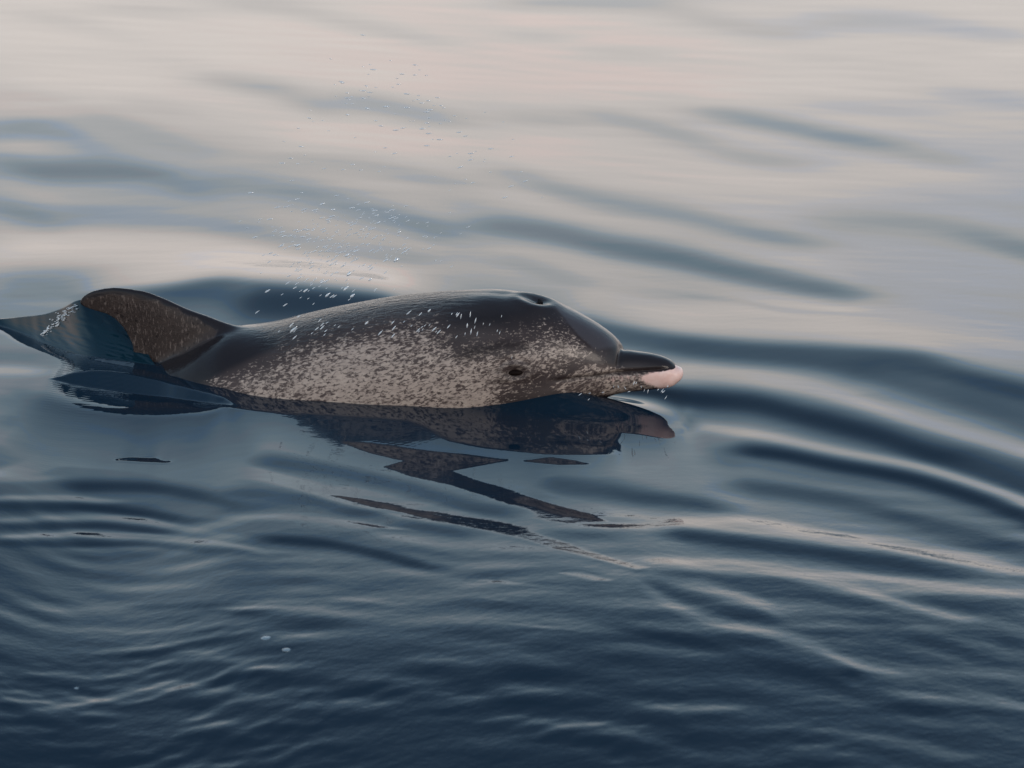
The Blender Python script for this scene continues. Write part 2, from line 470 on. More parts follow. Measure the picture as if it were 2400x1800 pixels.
# middle right
s(T2([(740,1600),(900,1612),(1200,1645),(1400,1690)]),20,160,0.95)
s(T4([(740,-52),(900,-35),(1200,0),(1400,50),(1600,110),(1900,200),(2212,290),(2500,380)]),30,160,0.95)
s(T4([(1700,110),(1950,180),(2212,260)]),50,146,0.6)
s(T4([(1600,-40),(1900,50),(2100,110),(2212,150),(2500,220)]),50,80,0.9)
s(T4([(700,60),(1000,80),(1300,150),(1600,230),(1800,300),(2000,350),(2212,430),(2500,520)]),48,42,0.97)
s(T4([(330,30),(550,32),(730,50)]),30,40,0.95)
s(T4([(2000,340),(2212,400),(2500,500)]),60,78,0.5)
s(T4([(730,180),(1000,210),(1250,262),(1500,315),(1800,375),(2000,435),(2212,510),(2500,620)]),22,156,0.95)
s(T4([(700,240),(900,260)]),36,118,0.7)
s(T4([(1000,290),(1150,305),(1400,355),(1700,405),(1900,460),(2100,530),(2212,575),(2500,700)]),34,40,0.97)
s(T4([(900,330),(1300,400),(1600,450)]),30,92,0.7)
s(T4([(50,350),(500,370),(900,400),(1300,450),(1500,480)]),28,118,0.8)
s(T4([(1000,440),(1400,500),(1800,610),(2212,720),(2400,780)]),34,66,0.9)
s(T4([(1650,500),(1900,580),(2212,660)]),20,98,0.8)
s(T4([(150,430),(400,460),(650,510),(880,545)]),44,68,0.95)
s(T4([(100,510),(450,580),(700,590),(1000,600),(1300,645),(1600,695),(1900,750),(2212,810)]),28,158,0.95)
s(T4([(150,640),(500,690)]),26,84,0.9)
s(T4([(700,655),(1000,690),(1300,730),(1600,765),(1900,835),(2100,875)]),30,52,0.95)
s(T4([(1950,870),(2212,860)]),24,92,0.8)
s(T4([(600,770),(1000,790),(1300,830),(1700,870),(2212,900)]),26,150,0.9)
s(T4([(680,820),(900,840),(1150,860)]),18,62,0.9)
s(T4([(1150,870),(1400,935),(1600,1000),(1900,1030),(2212,1060)]),32,64,0.9)
s(T4([(600,860),(750,920),(950,980),(1100,1010)]),25,60,0.9)
s(T4([(800,870),(1050,940),(1150,985)]),24,140,0.9)
s(T4([(1500,900),(1700,960),(1950,1015)]),18,142,0.85)
s(T4([(1780,930),(2212,975)]),26,56,0.9)
s(T4([(1150,1060),(1400,1045),(1800,1060)]),14,105,0.8)
s(T4([(1200,1078),(1500,1080),(1800,1115),(2000,1165)]),20,54,0.9)
s(T4([(540,860),(700,960),(900,1035),(1100,1075),(1300,1130),(1450,1200),(1700,1275)]),22,126,0.85)
s(T4([(1600,1270),(1900,1310),(2212,1390)]),16,100,0.8)
s(T4([(450,1050),(650,1090),(750,1110),(900,1150),(1100,1200),(1300,1260),(1500,1340)]),26,44,0.9)
s(T4([(1000,1100),(1150,1150),(1300,1180),(1400,1215)]),20,56,0.85)
s(T4([(1440,1250),(1490,1255)]),24,38,0.9)
s(T4([(1500,1190),(1900,1230),(2212,1270)]),24,80,0.7)
s(T4([(2100,1110),(2212,1130)]),26,45,0.8)
s(T4([(1650,1330),(2212,1420)]),20,90,0.7)
s(T4([(1600,1400),(2000,1450),(2212,1500)]),44,52,0.7)
s(T4([(1350,1500),(1700,1550),(1900,1600)]),22,98,0.7)
s(T4([(650,1400),(900,1410)]),16,102,0.7); s(T4([(0,1120),(200,1060),(400,1080)]),22,92,0.7)
s(T4([(0,1200),(300,1170),(600,1200)]),36,48,0.8)
s(T4([(650,1480),(900,1550)]),44,42,0.8)
# lower left
s(T3([(0,70),(300,75),(600,110)]),34,112,0.8)
s(T3([(560,75),(800,110),(1000,130),(1400,160),(1800,200)]),26,134,0.9)
s(T3([(0,240),(300,235),(500,260)]),24,142,0.8)
s(T3([(900,190),(1200,210),(1450,255)]),20,142,0.8)
s(T3([(0,160),(300,160),(500,200)]),26,108,0.7)
s(T3([(500,270),(900,275),(1200,310)]),26,106,0.8)
s(T3([(-100,400),(0,390),(300,330),(600,322),(900,350),(1150,395),(1300,440),(1450,490),(1650,540),(1900,590)]),22,152,0.95)
s(T3([(1150,335),(1400,370),(1600,410),(1800,460),(2000,520),(2212,560)]),32,70,0.95)
s(T3([(1500,460),(1800,530),(2100,590)]),16,132,0.7)
s(T3([(250,365),(450,380),(600,390)]),22,86,0.8)
s(T3([(0,412),(200,405)]),13,124,0.8)
s(T3([(300,440),(600,445),(850,480),(1000,520)]),28,44,0.95)
s(T3([(0,495),(250,495),(430,507)]),13,138,0.95)
s(T3([(0,530),(300,530),(600,555),(800,590)]),22,40,0.95)
s(T3([(0,590),(300,578),(600,590),(750,620),(950,652),(1100,672)]),12,112,0.9)
s(T3([(0,620),(400,610),(700,640)]),14,46,0.9)
s(T3([(0,662),(300,650),(600,655),(900,682),(1150,725)]),10,126,0.95)
s(T3([(0,690),(600,690),(900,720)]),13,46,0.9)
s(T3([(1000,475),(1300,495),(1500,545),(1800,610),(2000,650)]),24,66,0.9)
s(T3([(1000,570),(1400,592),(1700,655),(1900,705)]),13,112,0.9)
s(T3([(1100,615),(1400,640),(1700,700),(2000,760)]),14,76,0.7)
s(T3([(1150,670),(1400,690),(1650,740),(1850,800)]),22,40,0.95)
s(T3([(1300,760),(1700,800),(2100,875),(2300,900)]),16,104,0.8)
s(T3([(1000,810),(1300,815),(1700,830)]),14,84,0.7)
s(T3([(600,962),(850,958),(1100,985)]),20,38,0.9)
s(T3([(1000,968),(1200,960)]),8,112,0.9)
s(T3([(1150,940),(1450,928),(1700,950)]),9,120,0.8)
s(T3([(1500,1000),(1800,1010),(2200,1040)]),30,98,0.6)
s(T3([(200,1400),(400,1370),(600,1335),(800,1300)]),12,84,0.7)
s(T3([(850,1440),(920,1410),(1000,1400)]),12,88,0.7)
s(T3([(100,1330),(600,1300)]),30,46,0.5)

# coarse tone of the sea, rows top to bottom (photo y 0..1800 step 200), columns x 0..2400 step 400
BASE = np.array([
 [196, 196, 197, 196, 195, 194, 193],
 [191, 192, 194, 193, 192, 191, 190],
 [176, 178, 186, 189, 188, 186, 185],
 [165, 168, 172, 176, 178, 176, 174],
 [130, 110,  95, 120, 165, 170, 168],
 [125, 128, 128, 118, 118, 110, 100],
 [ 76,  80,  98, 113, 123, 110,  98],
 [ 52,  58,  78,  92,  88,  88,  84],
 [ 42,  46,  50,  54,  58,  64,  64],
 [ 37,  40,  42,  46,  50,  54,  56]], float)

X0, Y0, STEP = -260.0, -160.0, 2.0
NX, NY = 1460, 1060
gx = X0 + STEP * np.arange(NX); gy = Y0 + STEP * np.arange(NY)
def bicos(A, u, v):
    r, c = A.shape
    u = np.clip(u, 0, c - 1.001); v = np.clip(v, 0, r - 1.001)
    iu = u.astype(int); iv = v.astype(int); fu = u - iu; fv = v - iv
    fu = fu * fu * (3 - 2 * fu); fv = fv * fv * (3 - 2 * fv)
    top = A[iv][:, iu] * (1 - fu) + A[iv][:, iu + 1] * fu
    bot = A[iv + 1][:, iu] * (1 - fu) + A[iv + 1][:, iu + 1] * fu
    return top * (1 - fv)[:, None] + bot * fv[:, None]
TONE = bicos(BASE, gx / 400.0, gy / 200.0)

def gblur(A, sx, sy):
    for ax, sg in ((1, sx), (0, sy)):
        n = int(3 * sg); k_ = np.exp(-0.5 * (np.arange(-n, n + 1) / sg) ** 2); k_ /= k_.sum()
        P_ = np.pad(A, [(n, n) if a_ == ax else (0, 0) for a_ in (0, 1)], mode='edge')
        A = sum(k_[i] * np.take(P_, range(i, i + A.shape[ax]), axis=ax) for i in range(2 * n + 1))
    return A
def curve_y(pts, x):
    p = np.array(pts, float)
    o = np.argsort(p[:, 0]); p = p[o]
    if len(p) > 2: return herm(np.clip(x, p[0, 0], p[-1, 0]), p[:, 0], p[:, 1])
    return np.interp(x, p[:, 0], p[:, 1])

for pts, sa, sb, val, wgt in S_:
    xs = [p[0] for p in pts]; ys = [p[1] for p in pts]
    L = max(xs) - min(xs)
    fade = min(70.0, 0.30 * L + 14)
    i0 = max(0, int((min(xs) - 2.2 * fade - X0) / STEP)); i1 = min(NX, int((max(xs) + 2.2 * fade - X0) / STEP) + 1)
    j0 = max(0, int((min(ys) - 4 * sa - X0 * 0 - Y0) / STEP)); j1 = min(NY, int((max(ys) + 4 * sb - Y0) / STEP) + 1)
    if i1 <= i0 or j1 <= j0: continue
    xx = gx[i0:i1]; cy = curve_y(pts, xx)
    ex = np.maximum(np.maximum(min(xs) + 0.5 * fade - xx, xx - (max(xs) - 0.5 * fade)), 0) / fade
    d = gy[j0:j1][:, None] - cy[None, :]
    sg = np.where(d < 0, sa, sb) * 1.0
    tp = np.exp(-0.9 * ex[None, :] ** 2)
    m = wgt * tp * np.exp(-np.abs(d / (1.25 * sg * (0.45 + 0.55 * tp))) ** 2.3)
    TONE[j0:j1, i0:i1] = TONE[j0:j1, i0:i1] * (1 - m) + val * m

def poly_sdf(P, x, y):
    """signed distance (negative inside)"""
    P = np.asarray(P, float); d = np.full(np.broadcast(x, y).shape, 1e18); ins = np.zeros(d.shape, bool)
    n = len(P)
    for i in range(n):
        a = P[i]; b = P[(i + 1) % n]
        ex, ey = b - a
        wx, wy = x - a[0], y - a[1]
        t = np.clip((wx * ex + wy * ey) / (ex * ex + ey * ey), 0, 1)
        d = np.minimum(d, (wx - ex * t) ** 2 + (wy - ey * t) ** 2)
        c1 = (a[1] <= y) & (b[1] > y); c2 = (a[1] > y) & (b[1] <= y)
        cr_ = ex * wy - ey * wx
        ins ^= (c1 & (cr_ > 0)) | (c2 & (cr_ < 0))
    return np.where(ins, -1, 1) * np.sqrt(d)

_f = 1 - sstep(gy, 480, 720)[:, None]
_M = gblur(TONE, 60, 30)
TONE = TONE * (1 - _f) + (3 + _M + 0.82 * (gblur(TONE, 10, 6) - _M)) * _f
for P_, v_ in (([(120,889),(170,874),(230,868),(290,873),(380,892),(460,914),(520,930),(560,952),(440,938),(300,922),(180,904)], 36),
               ([(176,833),(260,842),(340,852),(420,872),(400,880),(300,860),(220,846)], 60)):
    _m = 1 - sstep(poly_sdf(P_, gx[None, :], gy[:, None]), -2, 3)
    TONE = TONE * (1 - _m) + v_ * _m
# parts of the surface that mirror the dolphin's body
MIRROR = np.zeros_like(TONE)
def mirror(P, soft=2.0, amt=1.0):
    P = np.array(P, float)
    i0 = max(0, int((P[:, 0].min() - 20 - X0) / STEP)); i1 = min(NX, int((P[:, 0].max() + 20 - X0) / STEP))
    j0 = max(0, int((P[:, 1].min() - 20 - Y0) / STEP)); j1 = min(NY, int((P[:, 1].max() + 20 - Y0) / STEP))
    dd = poly_sdf(P, gx[None, i0:i1], gy[j0:j1][:, None])
    m = amt * (1 - sstep(dd, -soft, soft))
    MIRROR[j0:j1, i0:i1] = np.maximum(MIRROR[j0:j1, i0:i1], m)
# close under the body and head
mirror([(480,850),(520,948),(600,960),(700,968),(800,974),(900,981),(960,986),(1000,1002),(1040,1024),(1060,1034),(1130,1048),(1200,1056),
        (1270,1064),(1330,1066),(1400,1066),(1440,1066),(1449,1050),(1449,1014),(1500,1018),(1560,1028),(1600,1020),(1612,960),(1600,880)], 3)
mirror([(805,1036),(870,1040),(1000,1058),(1090,1066),(1190,1079),(1120,1092),(1060,1104),(1110,1124),(1200,1150),(1290,1182),
        (1380,1205),(1425,1222),(1330,1228),(1270,1218),(1230,1190),(1150,1168),(1050,1136),(960,1116),(905,1094),(950,1080),(870,1062)])
mirror([(770,1160),(850,1168),(950,1188),(1090,1212),(1190,1226),(1260,1250),(1350,1280),(1430,1306),(1525,1330),(1490,1336),
        (1400,1312),(1300,1288),(1200,1256),(1100,1234),(980,1210),(880,1188)])
mirror([(1225,1081),(1290,1072),(1350,1080),(1385,1089),(1310,1090)], 1.5)
mirror([(270,1077),(300,1072),(360,1074),(372,1079),(405,1083),(350,1082)], 1.5)
mirror([(1300,1342),(1360,1342),(1440,1360),(1400,1362)], 1.5)
mirror([(1100,1357),(1180,1362),(1290,1378),(1180,1368)], 1.2)
mirror([(790,1218),(880,1228),(990,1246),(880,1236)], 1.2)
mirror([(1160,1458),(1260,1464),(1400,1478),(1260,1470)], 1.2)
mirror([(1120,1398),(1250,1412),(1180,1408)], 1.2)
# fin and shoulder mirrored on the left
mirror([(470,925),(530,928),(620,920),(700,930),(700,972),(560,958),(480,946)], 3)
mirror([(440,862),(520,880),(620,925),(540,934),(480,912),(430,892)], 3)

# forward model: elevation of view, slope towards viewer -> brightness of the green channel
_el = np.array([e for e, c in SKY], float); _g = np.array([c[1] for e, c in SKY]) * 1.02
def fresnel(g):
    c = np.sin(np.radians(np.clip(g, 0.5, 90))); n = 1.333
    ct = np.sqrt(1 - (1 - c * c) / n / n)
    rs = ((c - n * ct) / (c + n * ct)) ** 2; rp = ((n * c - ct) / (n * c + ct)) ** 2
    return 0.5 * (rs + rp)
def s2l(v):
    v = np.asarray(v, float) / 255
    return np.where(v < .04045, v / 12.92, ((v + .055) / 1.055) ** 2.4)
AL = np.linspace(5, 30, 51); TV = np.linspace(20, 215, 196); MU = np.linspace(-12, 40, 521)
LUT = np.zeros((len(AL), len(TV)))
for i, al in enumerate(AL):
    g = np.clip(al + MU, 2.0, 89)
    rad = fresnel(g) * np.interp(al + 2 * MU, _el, _g) + 0.010
    ok = (al + MU) > 3.2
    r_, m_ = rad[ok], MU[ok]
    r_ = np.minimum.accumulate(r_)
    LUT[i] = np.interp(s2l(TV), r_[::-1], m_[::-1])
def slope_for(al, tone):
    u = np.clip((al - AL[0]) / (AL[1] - AL[0]), 0, len(AL) - 1.001); v = np.clip(tone - TV[0], 0, len(TV) - 1.001)
    iu = u.astype(int); iv = v.astype(int); fu = u - iu; fv = v - iv
    return ((LUT[iu, iv] * (1 - fu) + LUT[iu + 1, iv] * fu) * (1 - fv)
            + (LUT[iu, iv + 1] * (1 - fu) + LUT[iu + 1, iv + 1] * fu) * fv)
def samp(A, px, py):
    u = np.clip((px - X0) / STEP, 0, NX - 1.001); v = np.clip((py - Y0) / STEP, 0, NY - 1.001)
    iu = u.astype(int); iv = v.astype(int); fu = u - iu; fv = v - iv
    return ((A[iv, iu] * (1 - fu) + A[iv, iu + 1] * fu) * (1 - fv) + (A[iv + 1, iu] * (1 - fu) + A[iv + 1, iu + 1] * fu) * fv)

# height of whatever stands behind a given x, seen from the front (dolphin's own outline)
fin_lead = [(630,800),(590,778),(550,761),(515,750),(480,739),(440,725),(380,698),(330,681),(275,674),(221,681),(197,693),(186,707)]
fin_trail = [(356,935),(336,895),(322,865),(313,838),(312,818),(304,795),(293,775),(277,755),(253,738),(221,728),(203,722),(189,715)]
tx, tz, ty = [], [], []
for l_ in np.linspace(LMIN, LMAX, 200):
    zc_, b_, a_ = body_at(np.array([l_])); X_, Y_, _z = loc2world(l_, 0, 0)
    tx.append(X_); tz.append(zc_[0] + b_[0]); ty.append(Y_)
_fl = np.array(fin_lead, float)
for q_ in np.linspace(0, len(_fl) - 1, 160):
    l_, z_ = plane_hit(np.interp(q_, range(len(_fl)), _fl[:, 0]), np.interp(q_, range(len(_fl)), _fl[:, 1])); X_, Y_, _z = loc2world(l_, 0, 0)
    tx.append(X_); tz.append(z_); ty.append(Y_)
for q_ in np.linspace(0, 1, 40):      # the raised water behind the fin
    tx.append(-1.12 + 0.25 * q_); tz.append(0.02 + 0.065 * q_); ty.append(0.3)
tx, tz, ty = map(np.array, (tx, tz, ty))
bx = np.linspace(-1.6, 0.5, 211); bh = np.full(bx.shape, 0.0)
for i, xq in enumerate(bx):
    near_ = np.abs(tx - xq) < 0.02
    if near_.any(): bh[i] = max(0, tz[near_].max())

def axis_y(x): return ORG[1] - (x - ORG[0]) * math.tan(PSI)

# grid, fine where the photograph looks, widening to the horizon
def spread(lo, hi, first, limit, ratio=1.22):
    a = []; v = lo; stp = first
    while v > -limit: stp *= ratio; v -= stp; a.append(v)
    b = []; v = hi; stp = first
    while v < limit: stp *= ratio; v += stp; b.append(v)
    return a[::-1], b
XC = np.arange(-1.74, 1.7401, 0.0046)
YC = np.concatenate([np.arange(-2.05, -0.72, 0.0045), np.arange(-0.72, 0.40, 0.0034), np.arange(0.40, 1.2, 0.006), np.arange(1.2, 5.4, 0.011)])
xa, xb = spread(XC[0], XC[-1], 0.02, 6000); ya, yb = spread(YC[0], YC[-1], 0.02, 6000)
nyc = len(YC); nxc = len(XC)
# regular working sheet on which the heights are solved
WX = np.arange(-1.86, 1.861, 0.006); WY = np.arange(-2.4, 5.6, 0.006)
wxx, wyy = np.meshgrid(WX, WY)
def smooth1(a, n):
    k_ = np.ones(n) / n
    for _ in range(2): a = np.convolve(np.pad(a, n, mode='edge'), k_, mode='same')[n:-n]
    return a
bhs = smooth1(bh, 5)
onv = smooth1((bhs > 0.01).astype(float), 5)
bhd = np.array([bh[max(0, i - 7):i + 8].max() for i in range(len(bh))]); bhd = smooth1(bhd, 9)
bhx = np.maximum(bhd * (bx < -0.55), bhs); bhx = np.maximum(bhs, smooth1(bhx, 5))
def slope_at(x, y, z):
    px, py = project(x, y, z)
    al = np.degrees(np.arctan2(CAM[2] - z, y - CAM[1]))
    mu = slope_for(al, samp(TONE, px, py))
    mir = samp(MIRROR, px, py)
    d = axis_y(x) - y
    # follow the mirrored ray to the upright plane of the dolphin's body
    nzx = gblur(np.gradient(z, 0.006, axis=1), 3.0, 2.0); dp = np.maximum(d, 0.03)
    daz = x / (y - CAM[1]); nrm_ = np.sqrt(1 + daz * daz)
    ca_, sa_ = np.cos(np.radians(al)), np.sin(np.radians(al))
    dx_, dy_, dz_ = ca_ * daz / nrm_, ca_ / nrm_, -sa_
    def mirrored(m_):
        t_ = np.tan(np.radians(m_)); nn = np.sqrt(1 + nzx ** 2 + t_ ** 2)
        dn = (-dx_ * nzx - dy_ * t_ + dz_) / nn
        rx, ry, rz = dx_ + 2 * dn * nzx / nn, dy_ + 2 * dn * t_ / nn, dz_ - 2 * dn / nn
        run = dp / np.maximum(ry, 0.2)
        return x + rx * run, np.degrees(np.arctan2(rz, np.hypot(rx, ry))), run * np.hypot(rx, ry)
    mu_clear = mu.copy()
    for _k in range(3):
        xq, el, run = mirrored(mu_clear)
        ev = np.degrees(np.arctan2(np.interp(xq, bx, bhx) - z, run))
        evf = np.clip(ev, 0, 44) * 1.03 + 1.8 + 2.0 * (1 - sstep(x, -0.6, -0.4))
        mu_clear = mu_clear + np.maximum(evf - el, 0) * 0.52
    xq, el, run = mirrored(mu)
    ev = np.clip(np.degrees(np.arctan2(np.interp(xq, bx, bhs) - z, run)), 0, 48)
    near0 = 0.02 + 0.20 * (1 - sstep(x, -0.62, -0.45))
    front = sstep(d, near0, near0 + 0.08) * np.maximum(np.interp(xq, bx, onv), np.interp(x, bx, onv))
    mu_mir = np.minimum(mu, mu + (0.92 * ev - el) / 2)
    mu_mir = np.maximum(mu_mir, 4.5 - al)
    m2 = mu_clear * (1 - mir) + mu_mir * mir
    w = sstep(px, -260, -120) * (1 - sstep(px, 2520, 2660)) * sstep(py, -160, -20) * (1 - sstep(py, 1860, 1960))
    mu = mu * (1 - front) + m2 * front
    return np.tan(np.radians(np.clip(mu, -9, 31))) * w
def solve(m):
    """heights whose front-to-back slope is m and whose sideways slope is as gentle as possible"""
    ny, nx = m.shape
    me_ = np.concatenate([m, -m[::-1]], 0); me_ = np.concatenate([me_, me_[:, ::-1]], 1)
    F = np.fft.rfft2(me_)
    ky = 2 * np.pi * np.fft.fftfreq(2 * ny, 0.006)[:, None]; kx = 2 * np.pi * np.fft.rfftfreq(2 * nx, 0.006)[None, :]
    den = ky ** 2 + SIDE * kx ** 2 + EPS
    Zf = -1j * ky * F / den
    return np.fft.irfft2(Zf, s=me_.shape)[:ny, :nx]
SIDE, EPS = 0.18, 0.03
WZ = np.zeros_like(wxx); RES = np.zeros_like(wxx)
GAIN = 0.04 + 0.42 * sstep(wyy, -1.0 - 0.2 * sstep(wxx, -0.5, -0.2), -0.6 - 0.2 * sstep(wxx, -0.5, -0.2)) * (1 - sstep(wyy, 0.45, 0.7)) * (1 - sstep(wxx, 0.38, 0.55))
for it_ in range(26):
    m_now = slope_at(wxx, wyy, WZ)
    if it_ > 5: RES = RES * (1 - 0.25 * (0.48 - GAIN)) + GAIN * (m_now - np.gradient(WZ, 0.006, axis=0))
    zn = solve(m_now + np.clip(RES, -0.5, 0.5))
    zn -= zn[(np.abs(WY + 0.12) < 0.1)][:, np.abs(WX - 0.1) < 0.5].mean()
    WZ = WZ * 0.4 + zn * 0.6
    # still-water level where the body floats
    ja = np.clip(((axis_y(WX) - WY[0]) / 0.006).astype(int), 8, len(WY) - 9)
    za = np.mean([WZ[ja + k_, np.arange(len(WX))] for k_ in range(-8, 9, 2)], axis=0)
    za = smooth1(za, 41) * sstep(WX, -1.5, -1.1) * (1 - sstep(WX, 0.2, 0.5))
    WZ = WZ - za[None, :] * np.exp(-((wyy - axis_y(wxx)) / np.where(wyy < axis_y(wxx), 1.7, 0.8)) ** 2)
def wget(A, x, y):
    u = (x - WX[0]) / 0.006; v = (y - WY[0]) / 0.006
    iu = np.clip(u.astype(int), 0, len(WX) - 2); iv = np.clip(v.astype(int), 0, len(WY) - 2)
    fu = (u - iu)[None, :]; fv = (v - iv)[:, None]
    return ((A[iv][:, iu] * (1 - fu) + A[iv][:, iu + 1] * fu) * (1 - fv)
            + (A[iv + 1][:, iu] * (1 - fu) + A[iv + 1][:, iu + 1] * fu) * fv)
# bicubic-smooth transfer to the mesh columns and rows
def cub(A, x, y):
    def wts(u, n):
        i = np.clip(np.floor(u).astype(int), 1, n - 3); f = u - i
        return i, [(-f**3 + 2*f**2 - f) / 2, (3*f**3 - 5*f**2 + 2) / 2, (-3*f**3 + 4*f**2 + f) / 2, (f**3 - f**2) / 2]
    iu, wu = wts((x - WX[0]) / 0.006, len(WX)); iv, wv = wts((y - WY[0]) / 0.006, len(WY))
    B = sum(A[:, iu + k - 1] * wu[k][None, :] for k in range(4))
    return sum(B[iv + k - 1] * wv[k][:, None] for k in range(4))
ZC = cub(WZ, XC, YC)


# small wind ripples, stronger in the foreground
def field(nx, ny, dx, dy, lam, band, ang, aniso, seed):
    r = np.random.default_rng(seed)
    w = np.fft.rfft2(r.standard_normal((ny, nx)))
    kx = np.fft.rfftfreq(nx, dx)[None, :]; ky = np.fft.fftfreq(ny, dy)[:, None]
    ca, sa_ = math.cos(ang), math.sin(ang)
    k = np.hypot(kx, ky) + 1e-9
    along = (-kx * sa_ + ky * ca) / k              # cosine to the crest normal
    f = np.exp(-(np.log(k * lam) / band) ** 2) * np.exp(-aniso * (1 - np.abs(along)) ** 1.0)
    o = np.fft.irfft2(w * f, s=(ny, nx)); return o / o.std()
UX, UY = 0.006, 0.006
ux = np.arange(-1.9, 1.9, UX); uy = np.arange(-2.3, 5.6, UY)
def fget(F, x, y):
    u = (x - ux[0]) / UX; v = (y - uy[0]) / UY
    iu = np.clip(u.astype(int), 0, len(ux) - 2); iv = np.clip(v.astype(int), 0, len(uy) - 2)
    fu = u - iu; fv = v - iv
    return ((F[iv][:, iu] * (1 - fu) + F[iv][:, iu + 1] * fu) * (1 - fv)[:, None]
            + (F[iv + 1][:, iu] * (1 - fu) + F[iv + 1][:, iu + 1] * fu) * fv[:, None])
PX, PY = project(XC[None, :] + 0 * YC[:, None], YC[:, None] + 0 * XC[None, :], ZC)
fA = fget(field(len(ux), len(uy), UX, UY, 0.22, 0.45, math.radians(-12), 5.0, 1), XC, YC)
fB = fget(field(len(ux), len(uy), UX, UY, 0.10, 0.42, math.radians(-14), 8.0, 2), XC, YC)
fC = fget(field(len(ux), len(uy), UX, UY, 0.045, 0.40, math.radians(4), 5.0, 3), XC, YC)
fD = fget(field(len(ux), len(uy), UX, UY, 0.9, 0.45, math.radians(-14), 5.0, 4), XC, YC)
fM = fget(field(len(ux), len(uy), UX, UY, 0.5, 0.6, math.radians(-14), 1.5, 5), XC, YC)
# line below which the surface turns ruffled (photo rows)
line = 1180 + 120 * sstep(PX, 500, 1300) + 0.04 * PX
ruf = sstep(PY - line, -40, 420)
ruf2 = sstep(PY - line - 180, 0, 300)
mid = sstep(PY, 1120, 1260)
east = 1 - 0.45 * sstep(PX, 1300, 2100)
patch = 0.6 + 0.4 * np.clip(fM, -1.2, 1.5)
calm = 1 - 0.85 * MIRROR[np.clip(((PY - Y0) / STEP).astype(int), 0, NY - 1), np.clip(((PX - X0) / STEP).astype(int), 0, NX - 1)]
ZC = ZC + 0.0002 * fD + (0.00006 + 0.0007 * ruf * patch * east) * fA + (0.00002 + 0.00032 * mid * calm + 0.00085 * ruf * patch * east) * fB + (0.00001 + 0.00055 * ruf2 * patch * east) * fC

# the sea heaped up against the throat, and a thin swell along the flank
gxw, gyw = np.meshgrid(XC, YC)
ay = axis_y(gxw)
ZC = ZC + 0.036 * np.exp(-((gxw - 0.075) / 0.15) ** 2) * np.exp(-((gyw - (ay - 0.07)) / 0.062) ** 2)

XS = np.array(xa + list(XC) + xb); YS = np.array(ya + list(YC) + yb)
Z = np.zeros((len(YS), len(XS)))
Z[len(ya):len(ya) + nyc, len(xa):len(xa) + nxc] = ZC
# carry edge heights outwards, dying away
def ease(z0, m0, dist, L):
    t = min(1.0, dist / L)
    return z0 * (2 * t**3 - 3 * t**2 + 1) + m0 * L * (t**3 - 2 * t**2 + t)
ny0, nx0 = len(ya), len(xa)
dxm = smooth1((ZC[:, 0] - ZC[:, 12]) / (XC[12] - XC[0]), 41); dxp = smooth1((ZC[:, -1] - ZC[:, -13]) / (XC[12] - XC[0]), 41)
for i in range(len(xa)):
    Z[ny0:ny0 + nyc, i] = ease(ZC[:, 0], dxm, abs(XS[i] - XC[0]), 6.0)
for i in range(len(xb)):
    q = nx0 + nxc + i
    Z[ny0:ny0 + nyc, q] = ease(ZC[:, -1], dxp, abs(XS[q] - XC[-1]), 6.0)
r0, r1 = Z[ny0].copy(), Z[ny0 + nyc - 1].copy()
g0 = smooth1((r0 - Z[ny0 + 20]) / (YC[20] - YC[0]), 41); g1 = smooth1((r1 - Z[ny0 + nyc - 21]) / (YC[-1] - YC[-21]), 41)
for j in range(len(ya)):
    Z[j] = ease(r0, g0, abs(YS[j] - YC[0]), 5.0)
for j in range(len(yb)):
    q = ny0 + nyc + j
    Z[q] = ease(r1, g1, abs(YS[q] - YC[-1]), 14.0)
XX, YY = np.meshgrid(XS, YS)
verts = np.stack([XX, YY, Z], -1).reshape(-1, 3)
me = mesh_np("water", verts, grid_quads(len(YS), len(XS)), MAT_WATER)
water = link(bpy.data.objects.new("water", me))
tag(water, "calm dark blue sea reflecting a pale evening sky, ruffled in the foreground", kind="structure")

def water_z(x, y):
    i = np.clip(np.searchsorted(XC, x) - 1, 0, nxc - 2); j = np.clip(np.searchsorted(YC, y) - 1, 0, nyc - 2)
    fx = (x - XC[i]) / (XC[i + 1] - XC[i]); fy = (y - YC[j]) / (YC[j + 1] - YC[j])
    return (ZC[j, i] * (1 - fx) + ZC[j, i + 1] * fx) * (1 - fy) + (ZC[j + 1, i] * (1 - fx) + ZC[j + 1, i + 1] * fx) * fy
def on_water(px, py):
    d = ray(px, py)
    t0 = (0.15 - CAM[2]) / d[2]; t1 = (-0.35 - CAM[2]) / d[2]
    for t in np.linspace(t0, t1, 500):
        p = CAM + d * t
        if p[2] <= water_z(p[0], p[1]): return p
    return CAM + d * t1

